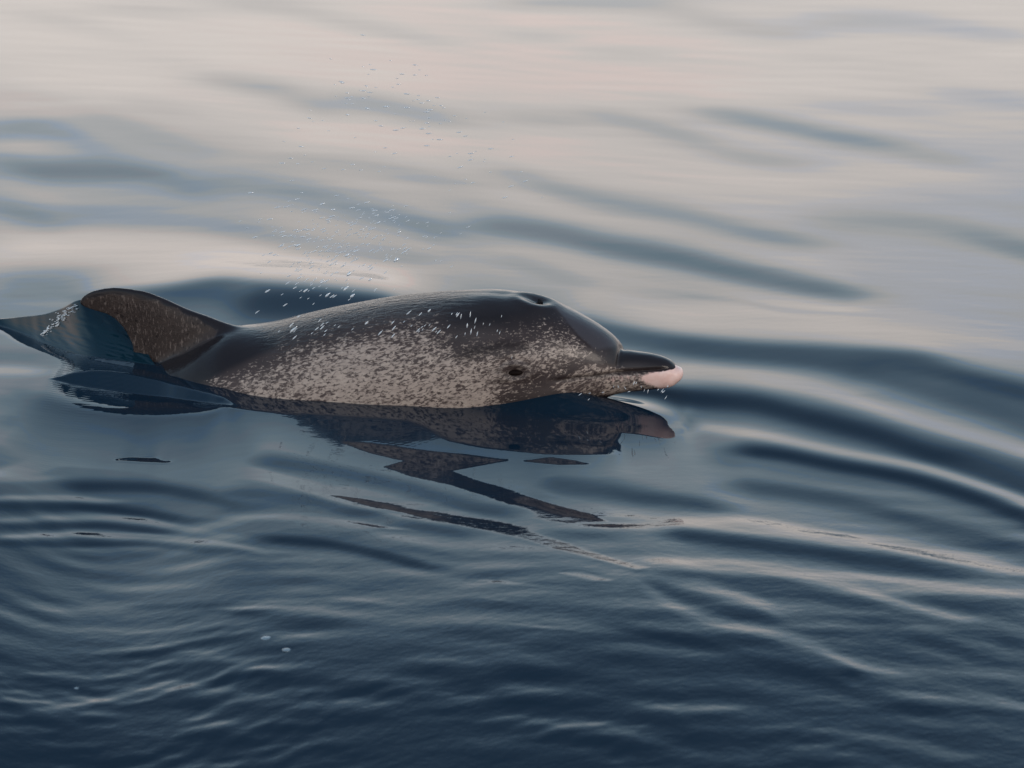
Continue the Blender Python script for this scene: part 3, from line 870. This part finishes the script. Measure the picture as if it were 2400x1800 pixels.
# ------------------------------------------------------------------ water drawn up behind the fin
w_bot = [(-120,751),(-60,754),(0,762),(60,783),(110,806),(170,824),(240,838),(315,849),(370,856)]
w_top = [(-130,748),(-60,750),(0,748),(50,743),(100,737),(145,722),(186,703),(240,700),(300,720)]
def along(P_, q_):
    P_ = np.array(P_, float); n_ = np.linspace(0, 1, len(P_))
    return herm(q_, n_, P_[:, 0]), herm(q_, n_, P_[:, 1])
NQ, NV = 150, 44
rr_ = np.random.default_rng(5)
SH = np.zeros((NV + 8, NQ, 3))
def soft(A, n=9):
    return np.stack([smooth1(A[:, k_], n) for k_ in range(3)], 1)
P0, P1 = [], []
for q_ in np.linspace(0, 1, NQ):
    bx_, by_ = along(w_bot, np.array([q_])); tx_, ty_ = along(w_top, np.array([q_]))
    p0 = on_water(bx_[0], by_[0] + 2.5)
    # the top stands where a face of about 33 degrees reaches the traced crest
    d_ = ray(tx_[0], ty_[0])
    ts = np.linspace(5.5, 7.6, 800); pts_ = CAM[None] + d_[None] * ts[:, None]
    rise = (pts_[:, 2] - p0[2]) - 0.66 * (pts_[:, 1] - p0[1])
    P0.append(p0); P1.append(pts_[np.argmin(np.abs(rise))])
P0, P1 = soft(np.array(P0)), soft(np.array(P1), 5)
for i in range(NQ):
    p0, p1 = P0[i], P1[i]
    for j in range(NV):
        v_ = j / (NV - 1)
        p = p0 * (1 - v_) + p1 * v_
        p = p + np.array([0, 0, -0.010]) * math.sin(math.pi * v_) * min(1, 12 * np.linalg.norm(p1 - p0))
        SH[j, i] = p
    SH[0, i] += np.array([0, -0.004, -0.006])
    up_ = p1 - p0; n_ = np.linalg.norm(up_)
    for j in range(8):
        a_ = (j + 1) / 8
        SH[NV + j, i] = p1 + np.array([0, 0.30 * n_ * a_ + 0.004, 0.02 * n_ * math.sin(math.pi * a_) - 0.95 * n_ * a_ ** 1.7])
for o_ in range(26):        # faint ripples running down the face
    kq, kv, ph_ = rr_.uniform(2, 22), rr_.uniform(3, 26), rr_.uniform(0, 6.28)
    am = 0.0004 / (1 + 0.06 * (kq + kv)) * np.clip(np.linalg.norm(SH[NV - 1] - SH[0], axis=1) / 0.13, 0, 1)[None, :] ** 2
    SH[1:NV, :, 2] += am * np.sin(kq * np.linspace(0, 6.28, NQ)[None, :] + kv * np.linspace(0, 1, NV)[1:, None] * 3 + ph_) * np.sin(np.pi * np.linspace(0, 1, NV)[1:, None]) ** 0.5
raised = link(bpy.data.objects.new("raised_water", mesh_np("raised_water", SH.reshape(-1, 3), grid_quads(NV + 8, NQ), MAT_SHEET)))
tag(raised, "dark teal wedge of water drawn up behind the dolphin's fin", kind="structure")
SHP = project(SH[..., 0], SH[..., 1], SH[..., 2])

# ------------------------------------------------------------------ dolphin body
def ring_shell(ls, zc, b, a, seg, belly=1.0):
    ph = np.linspace(0, 2 * np.pi, seg, endpoint=False)
    c, s2 = np.cos(ph), np.sin(ph)
    n = 2.15
    cc = np.sign(c) * np.abs(c) ** (2 / n); ss = np.sign(s2) * np.abs(s2) ** (2 / n)
    V = np.zeros((len(ls), seg, 3))
    V[:, :, 0] = ls[:, None]
    V[:, :, 1] = a[:, None] * cc[None, :]
    V[:, :, 2] = zc[:, None] + b[:, None] * ss[None, :]
    return V
ls = np.concatenate([np.linspace(LMIN, -0.2, 220), np.linspace(-0.2, LMAX, 260)[1:]])
zc, bb, aa = body_at(ls)
SEG = 120
V = ring_shell(ls, zc, bb, aa, SEG)
# lower jaw: narrower below the mouth, its tip reaching past the upper jaw
n0 = len(V) * SEG
vs_ = list(V.reshape(-1, 3)); quads = [tuple(q) for q in grid_quads(len(V), SEG, True)]
tris = []
vs_.append((LMIN - 0.004, 0, zc[0])); vs_.append((LMAX + 0.001, 0, zc[-1]))
for k_ in range(SEG):
    tris.append((n0, (k_ + 1) % SEG, k_)); bse = (len(V) - 1) * SEG
    tris.append((n0 + 1, bse + k_, bse + (k_ + 1) % SEG))
def add_part(Vp, caps=True):
    base = len(vs_); R, Sg = Vp.shape[:2]
    vs_.extend(Vp.reshape(-1, 3))
    for q in grid_quads(R, Sg, True): quads.append(tuple(int(v) + base for v in q))
    i0 = len(vs_); vs_.append(Vp[0].mean(0)); vs_.append(Vp[-1].mean(0))
    for k_ in range(Sg):
        tris.append((i0, base + (k_ + 1) % Sg, base + k_))
        bs = base + (R - 1) * Sg
        tris.append((i0 + 1, bs + k_, bs + (k_ + 1) % Sg))
# lower jaw lip (a slim capsule along the chin, proud of the upper jaw)
jaw = [(1400,905,.014,.030),(1440,893,.018,.031),(1480,889,.019,.029),(1510,888,.0195,.027),(1540,887,.0200,.026),(1565,885,.0195,.024),
       (1582,883,.0170,.021),(1592,881,.0130,.016),(1597,880,.0075,.009),(1599,880,.002,.003)]
jl, jzc, jb, ja = [], [], [], []
for px_, py_, b_, a_ in jaw:
    l_, z_ = plane_hit(px_, py_, -0.012); jl.append(l_); jzc.append(z_); jb.append(b_); ja.append(a_)
jl, jzc, jb, ja = map(np.array, (jl, jzc, jb, ja))
jls = np.linspace(jl[0], jl[-1], 60)
add_part(ring_shell(jls, herm(jls, jl, jzc), herm(jls, jl, jb), herm(jls, jl, ja), 48))
# dorsal fin
FL = np.array([plane_hit(*p) for p in fin_lead]); FT = np.array([plane_hit(*p) for p in fin_trail])
prm = np.linspace(0, 1, len(FL)); pr = np.linspace(0, 1, 90)
fl = np.stack([herm(pr, prm, FL[:, k]) for k in (0, 1)], 1); ft = np.stack([herm(pr, prm, FT[:, k]) for k in (0, 1)], 1)
FS = 44
th_ = np.linspace(0, 2 * np.pi, FS, endpoint=False)
ch = 0.5 - 0.5 * np.cos(th_)                       # 0 leading .. 1 trailing
af = 5 * (0.2969 * np.sqrt(ch) - 0.126 * ch - 0.3516 * ch**2 + 0.2843 * ch**3 - 0.1015 * ch**4)
Vf = np.zeros((90, FS, 3))
for i in range(90):
    c_ = np.linalg.norm(ft[i] - fl[i])
    p2 = fl[i][None] * (1 - ch[:, None]) + ft[i][None] * ch[:, None]
    th = af * 0.15 * c_ * np.where(np.sin(th_) >= 0, 1, -1) * 1.0 + 0.0022 * np.where(np.sin(th_) >= 0, 1, -1)
    Vf[i, :, 0] = p2[:, 0]; Vf[i, :, 2] = p2[:, 1]; Vf[i, :, 1] = th
add_part(Vf)
# flippers and flukes, under water
def blade(root, tip, chord, sweep, side_axis, thick):
    N, G = 26, 24
    Vb = np.zeros((N, G, 3)); t_ = np.linspace(0, 2 * np.pi, G, endpoint=False)
    for i in range(N):
        q = i / (N - 1); c_ = chord * (1 - q ** 1.7) * (1 - 0.25 * q) + 0.010
        ctr = np.array(root) * (1 - q) + np.array(tip) * q + np.array([-sweep * q * q, 0, 0])
        Vb[i, :, 0] = ctr[0] + 0.5 * c_ * np.cos(t_)
        Vb[i, :, 1] = ctr[1]; Vb[i, :, 2] = ctr[2]
        Vb[i, :, side_axis] += 0.5 * (thick * (1 - 0.7 * q) + 0.004) * np.sin(t_)
    return Vb
for sd_ in (-1, 1):
    add_part(blade((0.02, sd_ * 0.10, -0.10), (-0.16, sd_ * 0.27, -0.19), 0.12, 0.06, 2, 0.03))
    add_part(blade((LMIN + 0.04, 0, tail[0][1]), (LMIN - 0.10, sd_ * 0.25, tail[0][1] - 0.01), 0.13, 0.05, 2, 0.022))

me0 = mesh_np("dolphin_raw", np.array(vs_), np.array(quads), None, True, np.array(tris))
tmp = link(bpy.data.objects.new("dolphin_raw", me0))
rm = tmp.modifiers.new("r", 'REMESH'); rm.mode = 'VOXEL'; rm.voxel_size = 0.0030; rm.use_smooth_shade = True
sm = tmp.modifiers.new("s", 'SMOOTH'); sm.factor = 0.5; sm.iterations = 5
dg = bpy.context.evaluated_depsgraph_get()
body_me = bpy.data.meshes.new_from_object(tmp.evaluated_get(dg))
bpy.data.objects.remove(tmp); bpy.data.meshes.remove(me0)
co_ = np.empty(len(body_me.vertices) * 3, np.float32); body_me.vertices.foreach_get("co", co_); co_ = co_.reshape(-1, 3)
zc_, b_, a_ = body_at(co_[:, 0].astype(float))
dj = np.abs(co_[:, 2] - (zc_ + b_)) + 0.3 * np.abs(co_[:, 1])
lf0, lf1 = plane_hit(300, 850)[0], plane_hit(640, 760)[0]
wj = (1 - sstep(dj, 0.012, 0.050)) * sstep(co_[:, 0], lf0 - 0.03, lf0 + 0.02) * (1 - sstep(co_[:, 0], lf1 - 0.01, lf1 + 0.06))
t2 = link(bpy.data.objects.new("blend", body_me))
vg = t2.vertex_groups.new(name="j")
for q_ in range(1, 11):
    idx = np.where(np.round(wj * 10) == q_)[0]
    if len(idx): vg.add(idx.tolist(), q_ / 10, 'REPLACE')
sm = t2.modifiers.new("s", 'SMOOTH'); sm.factor = 1.0; sm.iterations = 70; sm.vertex_group = "j"
dg = bpy.context.evaluated_depsgraph_get()
bm2 = bpy.data.meshes.new_from_object(t2.evaluated_get(dg))
bpy.data.objects.remove(t2); bpy.data.meshes.remove(body_me); body_me = bm2
body_me.name = "dolphin_body"
nv = len(body_me.vertices)
co = np.empty(nv * 3, np.float32); body_me.vertices.foreach_get("co", co); co = co.reshape(-1, 3).astype(float)
no = np.empty(nv * 3, np.float32); body_me.vertices.foreach_get("normal", no); no = no.reshape(-1, 3).astype(float)
# photo position of every point, the far side taken as the mirror image of the near side
xw, yw, zw = loc2world(co[:, 0], -np.abs(co[:, 1]), co[:, 2])
px, py = project(xw, yw, zw)
side = np.abs(co[:, 1])
def band(pts, width, x=px, y=py, fade=18):
    p = np.array(pts, float)
    cy = np.interp(x, p[:, 0], p[:, 1])
    e = sstep(x, p[0, 0] - fade, p[0, 0] + fade) * (1 - sstep(x, p[-1, 0] - fade, p[-1, 0] + fade))
    return e * np.exp(-((y - cy) / width) ** 2)
def blob(cx, cy, rx, ry, ang=0):
    c_, s_2 = math.cos(math.radians(ang)), math.sin(math.radians(ang))
    u = ((px - cx) * c_ + (py - cy) * s_2) / rx; v = (-(px - cx) * s_2 + (py - cy) * c_) / ry
    return np.exp(-(u * u + v * v))
# relief: mouth slit, crease behind the melon, blowhole dent, eyelids
disp = np.zeros(nv)
mouth = [(1290, 893), (1330, 888), (1380, 882), (1430, 876), (1480, 872), (1530, 868), (1575, 862)]
disp -= 0.0028 * band(mouth, 5.0, fade=14)
disp -= 0.0030 * band([(1430, 873), (1480, 870), (1548, 866)], 5.0, fade=14)
disp -= 0.0035 * np.exp(-((px - (1457 - (py - 815) * 0.18)) / 6) ** 2) * (py < 862) * (py > 790)
top = sstep(no[:, 2], 0.55, 0.9)
lb, zb = plane_hit(1262, 700)
rr = np.hypot((co[:, 0] - lb) / 0.019, co[:, 1] / 0.016)
disp -= 0.0055 * np.exp(-rr ** 2) * top
disp += 0.0025 * np.exp(-((np.hypot((co[:, 0] - lb + 0.004) / 0.040, co[:, 1] / 0.036) - 1) / 0.35) ** 2) * top
# faint furrow running back from the blowhole
disp -= 0.0025 * np.exp(-((co[:, 1]) / 0.020) ** 2) * top * sstep(co[:, 0], lb - 0.22, lb - 0.05) * (1 - sstep(co[:, 0], lb, lb + 0.03))
ex_, ey_ = 1206, 874
er = np.sqrt(((px - ex_) / 30) ** 2 + ((py - ey_) / 16) ** 2)
disp += 0.0018 * np.exp(-((er - 1.15) / 0.35) ** 2) * (side > 0.03)
disp -= 0.0030 * np.exp(-(er / 0.75) ** 2) * (side > 0.03)
disp -= 0.0012 * np.exp(-((np.sqrt(((px - ex_) / 38) ** 2 + ((py - ey_ + 2) / 30) ** 2) - 1.0) / 0.2) ** 2) * (py < ey_) * (side > 0.03)
co2 = co + no * disp[:, None]
body_me.vertices.foreach_set("co", co2.astype(np.float32).ravel())

# pigment, plus the mouth slit's shade as colour
jit = 6 * np.sin(px * 0.11 + 1.3 * np.sin(py * 0.07)) + 4 * np.sin(py * 0.19 + px * 0.05)
fl_poly = [(470,905),(520,868),(600,838),(700,805),(800,780),(880,758),(950,752),(1010,768),(1060,800),(1120,812),(1180,800),(1230,786),(1290,778),(1345,788),
           (1385,812),(1400,840),(1330,872),(1290,898),(1240,915),(1200,935),(1150,1010),(700,1010),(560,960)]
dflank = poly_sdf(fl_poly, px, py + jit * 0.5)
flank = 1 - sstep(dflank, -75, 70)
flank = np.maximum(flank, 1 - sstep(dflank, -55, 28)) * 0.8 + flank * 0.2
flank = np.maximum(flank, 0.95 * (1 - sstep(poly_sdf([(1380,850),(1440,862),(1530,880),(1540,905),(1440,925),(1330,930),(1290,905)], px, py), -8, 14)))
fin_region = (1 - sstep(poly_sdf(fin_lead + fin_trail[::-1], px, py), 8, 30))
flank *= (1 - fin_region)
flank = np.clip(flank, 0, 1) * (side > 0.012)
pink = np.maximum(1 - sstep(poly_sdf([(1500,884),(1522,872),(1550,865),(1574,860),(1579,838),(1620,850),(1620,920),(1550,915),(1512,900)], px, py), -13, 9),
                  0)
upper_black = 1 - sstep(poly_sdf([(1440,790),(1545,818),(1580,838),(1582,862),(1560,868),(1440,874)], px, py), -2, 4)
pink = pink * (1 - upper_black)
dry = 1 - sstep(poly_sdf([(190,712),(200,700),(230,692),(270,689),(320,697),(370,706),(410,722),(450,742),(490,762),(508,775),(500,790),(470,806),(430,826),(385,842),
                          (352,850),(320,860),(280,900),(300,820),(282,772),(240,738),(200,722)], px, py + 0.35 * jit), -2.5, 2.5)
dark = np.maximum.reduce([0.95 * band([(1090, 838), (1130, 818), (1180, 808), (1240, 806)], 15, fade=25), 0.9 * blob(1100, 826, 28, 14, -15),
                          0.98 * blob(1206, 868, 40, 21), 0.7 * blob(1245, 884, 34, 10, -12), 1.0 * band(mouth, 6.0), 1.0 * band([(1440, 873), (1490, 871), (1552, 866)], 7.0, fade=10), 0.45 * blob(1320, 815, 14, 20), 0.6 * blob(1180, 893, 40, 8)])  # both mouth bands paint the shadow under the upper lip
melon = (1 - sstep(poly_sdf([(1290,712),(1345,728),(1400,764),(1440,795),(1452,812),(1400,822),(1380,812),(1350,786),(1318,748)], px, py), -8, 5))
flank = flank * (1 - 0.85 * melon)
lip = 0.37 * band([(1415, 890), (1460, 886), (1525, 884)], 10, fade=25)
pink = np.maximum(pink, lip)
dark = np.maximum(dark, 0.75 * np.exp(-(poly_sdf([(1290,714),(1320,746),(1352,786),(1382,812),(1383,813),(1353,787),(1321,747),(1291,715)], px, py) / 3.0) ** 2))
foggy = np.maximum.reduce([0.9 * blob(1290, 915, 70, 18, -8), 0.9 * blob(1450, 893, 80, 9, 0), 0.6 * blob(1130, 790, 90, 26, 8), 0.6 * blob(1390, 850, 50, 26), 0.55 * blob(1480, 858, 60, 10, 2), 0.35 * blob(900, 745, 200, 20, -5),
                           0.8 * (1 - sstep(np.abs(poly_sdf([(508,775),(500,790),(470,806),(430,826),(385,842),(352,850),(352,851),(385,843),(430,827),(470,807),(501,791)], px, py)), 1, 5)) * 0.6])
wet = sstep(px, 560, 680) * (1 - sstep(px, 980, 1180)) * sstep(no[:, 2], 0.25, 0.75)
a1 = body_me.attributes.new("pigment", 'FLOAT_COLOR', 'POINT')
a1.data.foreach_set("color", np.stack([flank, pink, dry, np.ones(nv)], 1).astype(np.float32).ravel())
a2 = body_me.attributes.new("shade", 'FLOAT_COLOR', 'POINT')
a2.data.foreach_set("color", np.clip(np.stack([dark, melon, foggy, wet], 1), 0, 1).astype(np.float32).ravel())
body_me.materials.clear(); body_me.materials.append(MAT_SKIN)
body_me.polygons.foreach_set("use_smooth", np.full(len(body_me.polygons), True))
body_me.update()

root = link(bpy.data.objects.new("dolphin", None))
root.empty_display_size = 0.2
root.location = ORG; root.rotation_euler = (0, 0, -PSI)
tag(root, "spotted grey dolphin with a pink lip tip surfacing in calm blue water", "dolphin")
body = link(bpy.data.objects.new("body", body_me)); body.parent = root

def ellipsoid(rx, ry, rz, nu=20, nv_=12):
    u = np.linspace(0, 2 * np.pi, nu, endpoint=False); v = np.linspace(0.12, np.pi - 0.12, nv_)
    P = np.stack([rx * np.outer(np.sin(v), np.cos(u)), ry * np.outer(np.sin(v), np.sin(u)), rz * np.outer(np.cos(v), np.ones(nu))], -1)
    return P
def shell_mesh(name, P, mat):
    R, Sg = P.shape[:2]
    vv = list(P.reshape(-1, 3)) + [P[0].mean(0), P[-1].mean(0)]
    tr = []
    for k_ in range(Sg):
        tr.append((R * Sg, k_, (k_ + 1) % Sg)); b0 = (R - 1) * Sg
        tr.append((R * Sg + 1, b0 + (k_ + 1) % Sg, b0 + k_))
    q = grid_quads(R, Sg, True)[:, ::-1]
    return mesh_np(name, np.array(vv), q, mat, True, np.array(tr))

# eyes, one on each side
cand = np.where((side > 0.03) & (co[:, 1] < 0))[0]
ie = cand[np.argmin((px[cand] - ex_) ** 2 + (py[cand] - ey_) ** 2)]
for sg_ in (-1, 1):
    em = shell_mesh("eye", ellipsoid(0.0160, 0.0085, 0.0062), MAT_EYE)
    eo = link(bpy.data.objects.new("eye", em)); eo.parent = root
    n_ = no[ie]
    eo.location = (co[ie, 0], sg_ * (abs(co[ie, 1]) - 0.0048), co[ie, 2])
    eo.rotation_euler = (0, math.radians(-4), 0)
# blowhole slit, a solid crescent in the dent, coloured as the hole's inner shade
it = np.where(np.abs(co[:, 1]) < 0.004)[0]
ib = it[np.argmin((co[it, 0] - lb) ** 2 + (co[it, 2] < 0) * 10)]
cz = co2[ib, 2]
NS = 22
Pb = np.zeros((NS, 10, 3))
for i in range(NS):
    q = -1 + 2 * i / (NS - 1)
    yy = q * 0.021; xx_ = -0.012 * q * q + 0.004
    w_ = 0.0055 * math.sqrt(max(0.02, 1 - q * q))
    for k_ in range(10):
        t_ = 2 * math.pi * k_ / 10
        Pb[i, k_] = (xx_ + w_ * math.cos(t_), yy, 0.0035 * math.sin(t_) - 0.0005 - 6.0 * (yy * yy) * 0.9)
bo = link(bpy.data.objects.new("blowhole", shell_mesh("blowhole", Pb, MAT_HOLE)))
bo.parent = root; bo.location = (lb, 0, cz + 0.0022); bo.rotation_euler = (0, math.radians(12), 0)

# ------------------------------------------------------------------ spray
def drop_verts(ln, wd, ang_deg, twist=0.0):
    """a stretched drop, blunt in front and drawn out behind; ang is its tilt in the upright plane facing the camera"""
    U, W = 6, 6
    P = np.zeros((W, U, 3)); qs = np.linspace(0.06, 0.97, W)
    for i, q in enumerate(qs):
        r = 0.5 * wd * (math.sin(math.pi * q) ** 0.75) * (1.15 - 0.4 * q)
        for k_ in range(U):
            t_ = 2 * math.pi * k_ / U
            P[i, k_] = ((q - 0.5) * ln, r * math.cos(t_), r * math.sin(t_))
    a = math.radians(ang_deg); c_, s_2 = math.cos(a), math.sin(a)
    x, z = P[..., 0].copy(), P[..., 2].copy()
    P[..., 0] = x * c_ - z * s_2; P[..., 2] = x * s_2 + z * c_
    return P
def drop_faces():
    R, Sg = 6, 6
    q = grid_quads(R, Sg, True)
    tr = []
    for k_ in range(Sg):
        tr.append((R * Sg, (k_ + 1) % Sg, k_)); b0 = (R - 1) * Sg
        tr.append((R * Sg + 1, b0 + k_, b0 + (k_ + 1) % Sg))
    return q, np.array(tr)
DQ, DT = drop_faces()
def tilt_of(px_, py_):
    if px_ > 1080 and py_ > 640: return 76 + rng.normal(0, 6)
    base_ = np.interp(py_, [150, 330, 430, 560, 650, 760, 860], [-11, -5, 8, 22, 32, 42, 48])
    return base_ + np.interp(px_, [600, 1000], [-3, 8]) + rng.normal(0, 4)
def at_depth(px_, py_, y_):
    d = ray(px_, py_); t_ = (y_ - CAM[1]) / d[1]; return CAM + d * t_
allv, allq, allt = [], [], []
def put_drop(px_, py_, y_, ln_px, wd_px, ang=None):
    p = at_depth(px_, py_, y_)
    P = drop_verts(ln_px / PPM, wd_px / PPM, tilt_of(px_, py_) if ang is None else ang)
    vv = np.concatenate([P.reshape(-1, 3), [P[0].mean(0)], [P[-1].mean(0)]]) + p
    b0 = sum(len(v) for v in allv) if allv else 0
    allv.append(vv); allq.append(DQ + b0); allt.append(DT + b0)
clusters = [(790, 590, 120, 55, 130), (880, 520, 110, 45, 80), (700, 545, 110, 60, 45), (740, 660, 90, 45, 55), (950, 600, 90, 60, 30),
            (880, 240, 130, 60, 40), (1010, 300, 110, 70, 28), (760, 380, 150, 60, 18), (700, 480, 60, 30, 10), (1130, 420, 130, 110, 26), (900, 170, 160, 40, 12),
            (1130, 770, 110, 40, 14), (960, 770, 120, 30, 22), (720, 770, 90, 30, 16)]
for cx_, cy_, rx_, ry_, n_ in clusters:
    for _ in range(n_):
        x_ = cx_ + rng.normal(0, rx_ * 0.55); y_ = cy_ + rng.normal(0, ry_ * 0.6)
        k_ = rng.random() ** 2.2
        front = y_ > 690 or (x_ > 1050 and y_ > 640)
        dep = -0.24 + rng.normal(0, 0.03) if front else rng.uniform(-0.22, 0.30)
        put_drop(x_, y_, dep, 7 + 11 * k_, 1.5 + 1.7 * k_)
# little beads torn off under the chin and round the fin tip
for _ in range(15):
    x_ = rng.uniform(1420, 1570); put_drop(x_, 905 + rng.normal(0, 6) + (x_ > 1500) * 8, -0.215, 6 + 7 * rng.random(), 1.2 + 1.4 * rng.random(), 75 + rng.normal(0, 18))
for _ in range(6):
    put_drop(rng.uniform(1350, 1500), 925 + rng.normal(0, 5), -0.20, 7, 2.0, 30 + rng.normal(0, 15))
spray = link(bpy.data.objects.new("water_spray", mesh_np("water_spray", np.concatenate(allv), np.concatenate(allq), MAT_DROP, True, np.concatenate(allt))))
tag(spray, "fine spray of tiny water droplets hanging above the dolphin's back", "spray", kind="stuff")

# the larger drops, one by one
P = drop_verts(1.0, 0.34, 0)
vv = np.concatenate([P.reshape(-1, 3), [P[0].mean(0)], [P[-1].mean(0)]])
dm = mesh_np("water_droplet", vv, DQ, MAT_DROP, True, DT)
big = [(802,193,12,6),(861,254,12,5),(815,269,10,4),(588,452,15,5),(929,609,16,8),(698,575,16,7),(814,598,15,7),(818,642,16,9),(887,522,12,5),
       (756,478,13,5),(781,491,12,5),(936,544,10,5),(811,676,18,7),(826,693,15,7),(768,691,17,6),(716,681,14,5),(627,682,15,5),(598,556,14,4),
       (868,655,12,5),(756,661,14,5),(688,772,24,6),(1073,738,14,4),(1006,728,11,5),(859,757,12,5),(1095,763,12,4)]
where = ["fat bright droplet highest of all in the spray", "bright droplet lowest of the three large ones near the top of the spray",
 "bright flat droplet just below the highest large droplet", "pale wide droplet farthest left in the middle of the spray",
 "bright fat droplet right of the main spray, above the dolphin's shoulder", "pale fat droplet left of the middle of the spray",
 "bright fat droplet in the middle of the lower spray", "fattest bright droplet close above the dolphin's mid back",
 "bright droplet right of centre in the densest part of the spray", "thin droplet left in the upper row of the densest spray",
 "thin droplet right in the upper row of the densest spray", "thin slanting droplet at the right edge of the spray cloud",
 "long bright droplet almost touching the dolphin's back from above", "short bright droplet just right of the long one touching the back",
 "long slanting droplet against the dark swell above the back", "slim slanting droplet lower left of the dark swell above the back",
 "bright slanting droplet above the saddle between fin and back", "slim droplet at the left edge of the lower spray",
 "slim droplet against the pale band right of the fattest one", "slim droplet left of the fattest one above the back",
 "longest white droplet in front of the dark skin behind the saddle", "steep bright droplet in front of the dark shoulder",
 "steep droplet in front of the upper shoulder, left of another one", "slanting droplet at the upper edge of the pale flecks",
 "steep white droplet where dark shoulder meets pale flecks"]
for (x_, y_, ln_, wd_), lab in zip(big, where):
    o = link(bpy.data.objects.new("water_droplet", dm))
    o.location = at_depth(x_, y_, -0.25 if y_ > 700 else rng.uniform(-0.22, -0.10))
    o.rotation_euler = (0, -math.radians(tilt_of(x_, y_)), 0)
    o.scale = (ln_ / PPM, wd_ / 0.40 / PPM, wd_ / 0.40 / PPM)
    tag(o, lab, "droplet", "large droplets in the spray")

# ------------------------------------------------------------------ foam where the sea is drawn up to the fin tip
fv, fq, ft_ = [], [], []
def foam_bit(px_, py_, ln_, wd_, ang):
    k_ = np.argmin((SHP[0][:NV] - px_) ** 2 + (SHP[1][:NV] - py_) ** 2)
    p = SH[:NV].reshape(-1, 3)[k_] + np.array([0, -0.002, 0.001])
    P = drop_verts(ln_ / PPM, wd_ / PPM, ang)
    v_ = np.concatenate([P.reshape(-1, 3), [P[0].mean(0)], [P[-1].mean(0)]]) + p + np.array([0, -0.001, 0.0005])
    b0 = sum(len(v) for v in fv) if fv else 0
    fv.append(v_); fq.append(DQ + b0); ft_.append(DT + b0)
for _ in range(110):
    q = rng.random() ** 0.9
    cx_ = 176 + (98 - 176) * q; cy_ = 716 + (786 - 716) * q
    w_ = 5 + 9 * math.sin(math.pi * min(1, q * 1.05))
    foam_bit(cx_ + rng.normal(0, w_ * 0.5), cy_ + rng.normal(0, w_ * 0.35), 4 + 8 * rng.random() ** 2, 1.3 + 1.8 * rng.random() ** 2, 14 + rng.normal(0, 10))
foam = link(bpy.data.objects.new("foam_trail", mesh_np("foam_trail", np.concatenate(fv), np.concatenate(fq), MAT_FOAM, True, np.concatenate(ft_))))
tag(foam, "short white trail of bubbles on the wave behind the dolphin's fin tip", "foam", kind="stuff")

bub = shell_mesh("sea_bubble", ellipsoid(1, 0.8, 0.55, 14, 8), MAT_BUBBLE)
for (x_, y_, r_, lab) in [(626, 1495, 12, "upper of the close pair of pale bubbles on the ruffled foreground water"),
                          (673, 1522, 10, "lower right of the close pair of pale bubbles on the foreground water"),
                          (560, 1549, 7, "small pale bubble lower left of the close pair in the foreground"),
                          (180, 1612, 7, "lone pale bubble at the far left of the dark foreground water")]:
    p = on_water(x_, y_)
    o = link(bpy.data.objects.new("sea_bubble", bub))
    o.location = p + np.array([0, 0, -0.001])
    o.scale = (r_ / PPM, r_ / PPM, 0.5 * r_ / PPM)
    tag(o, lab, "bubble", "bubbles on the foreground water")
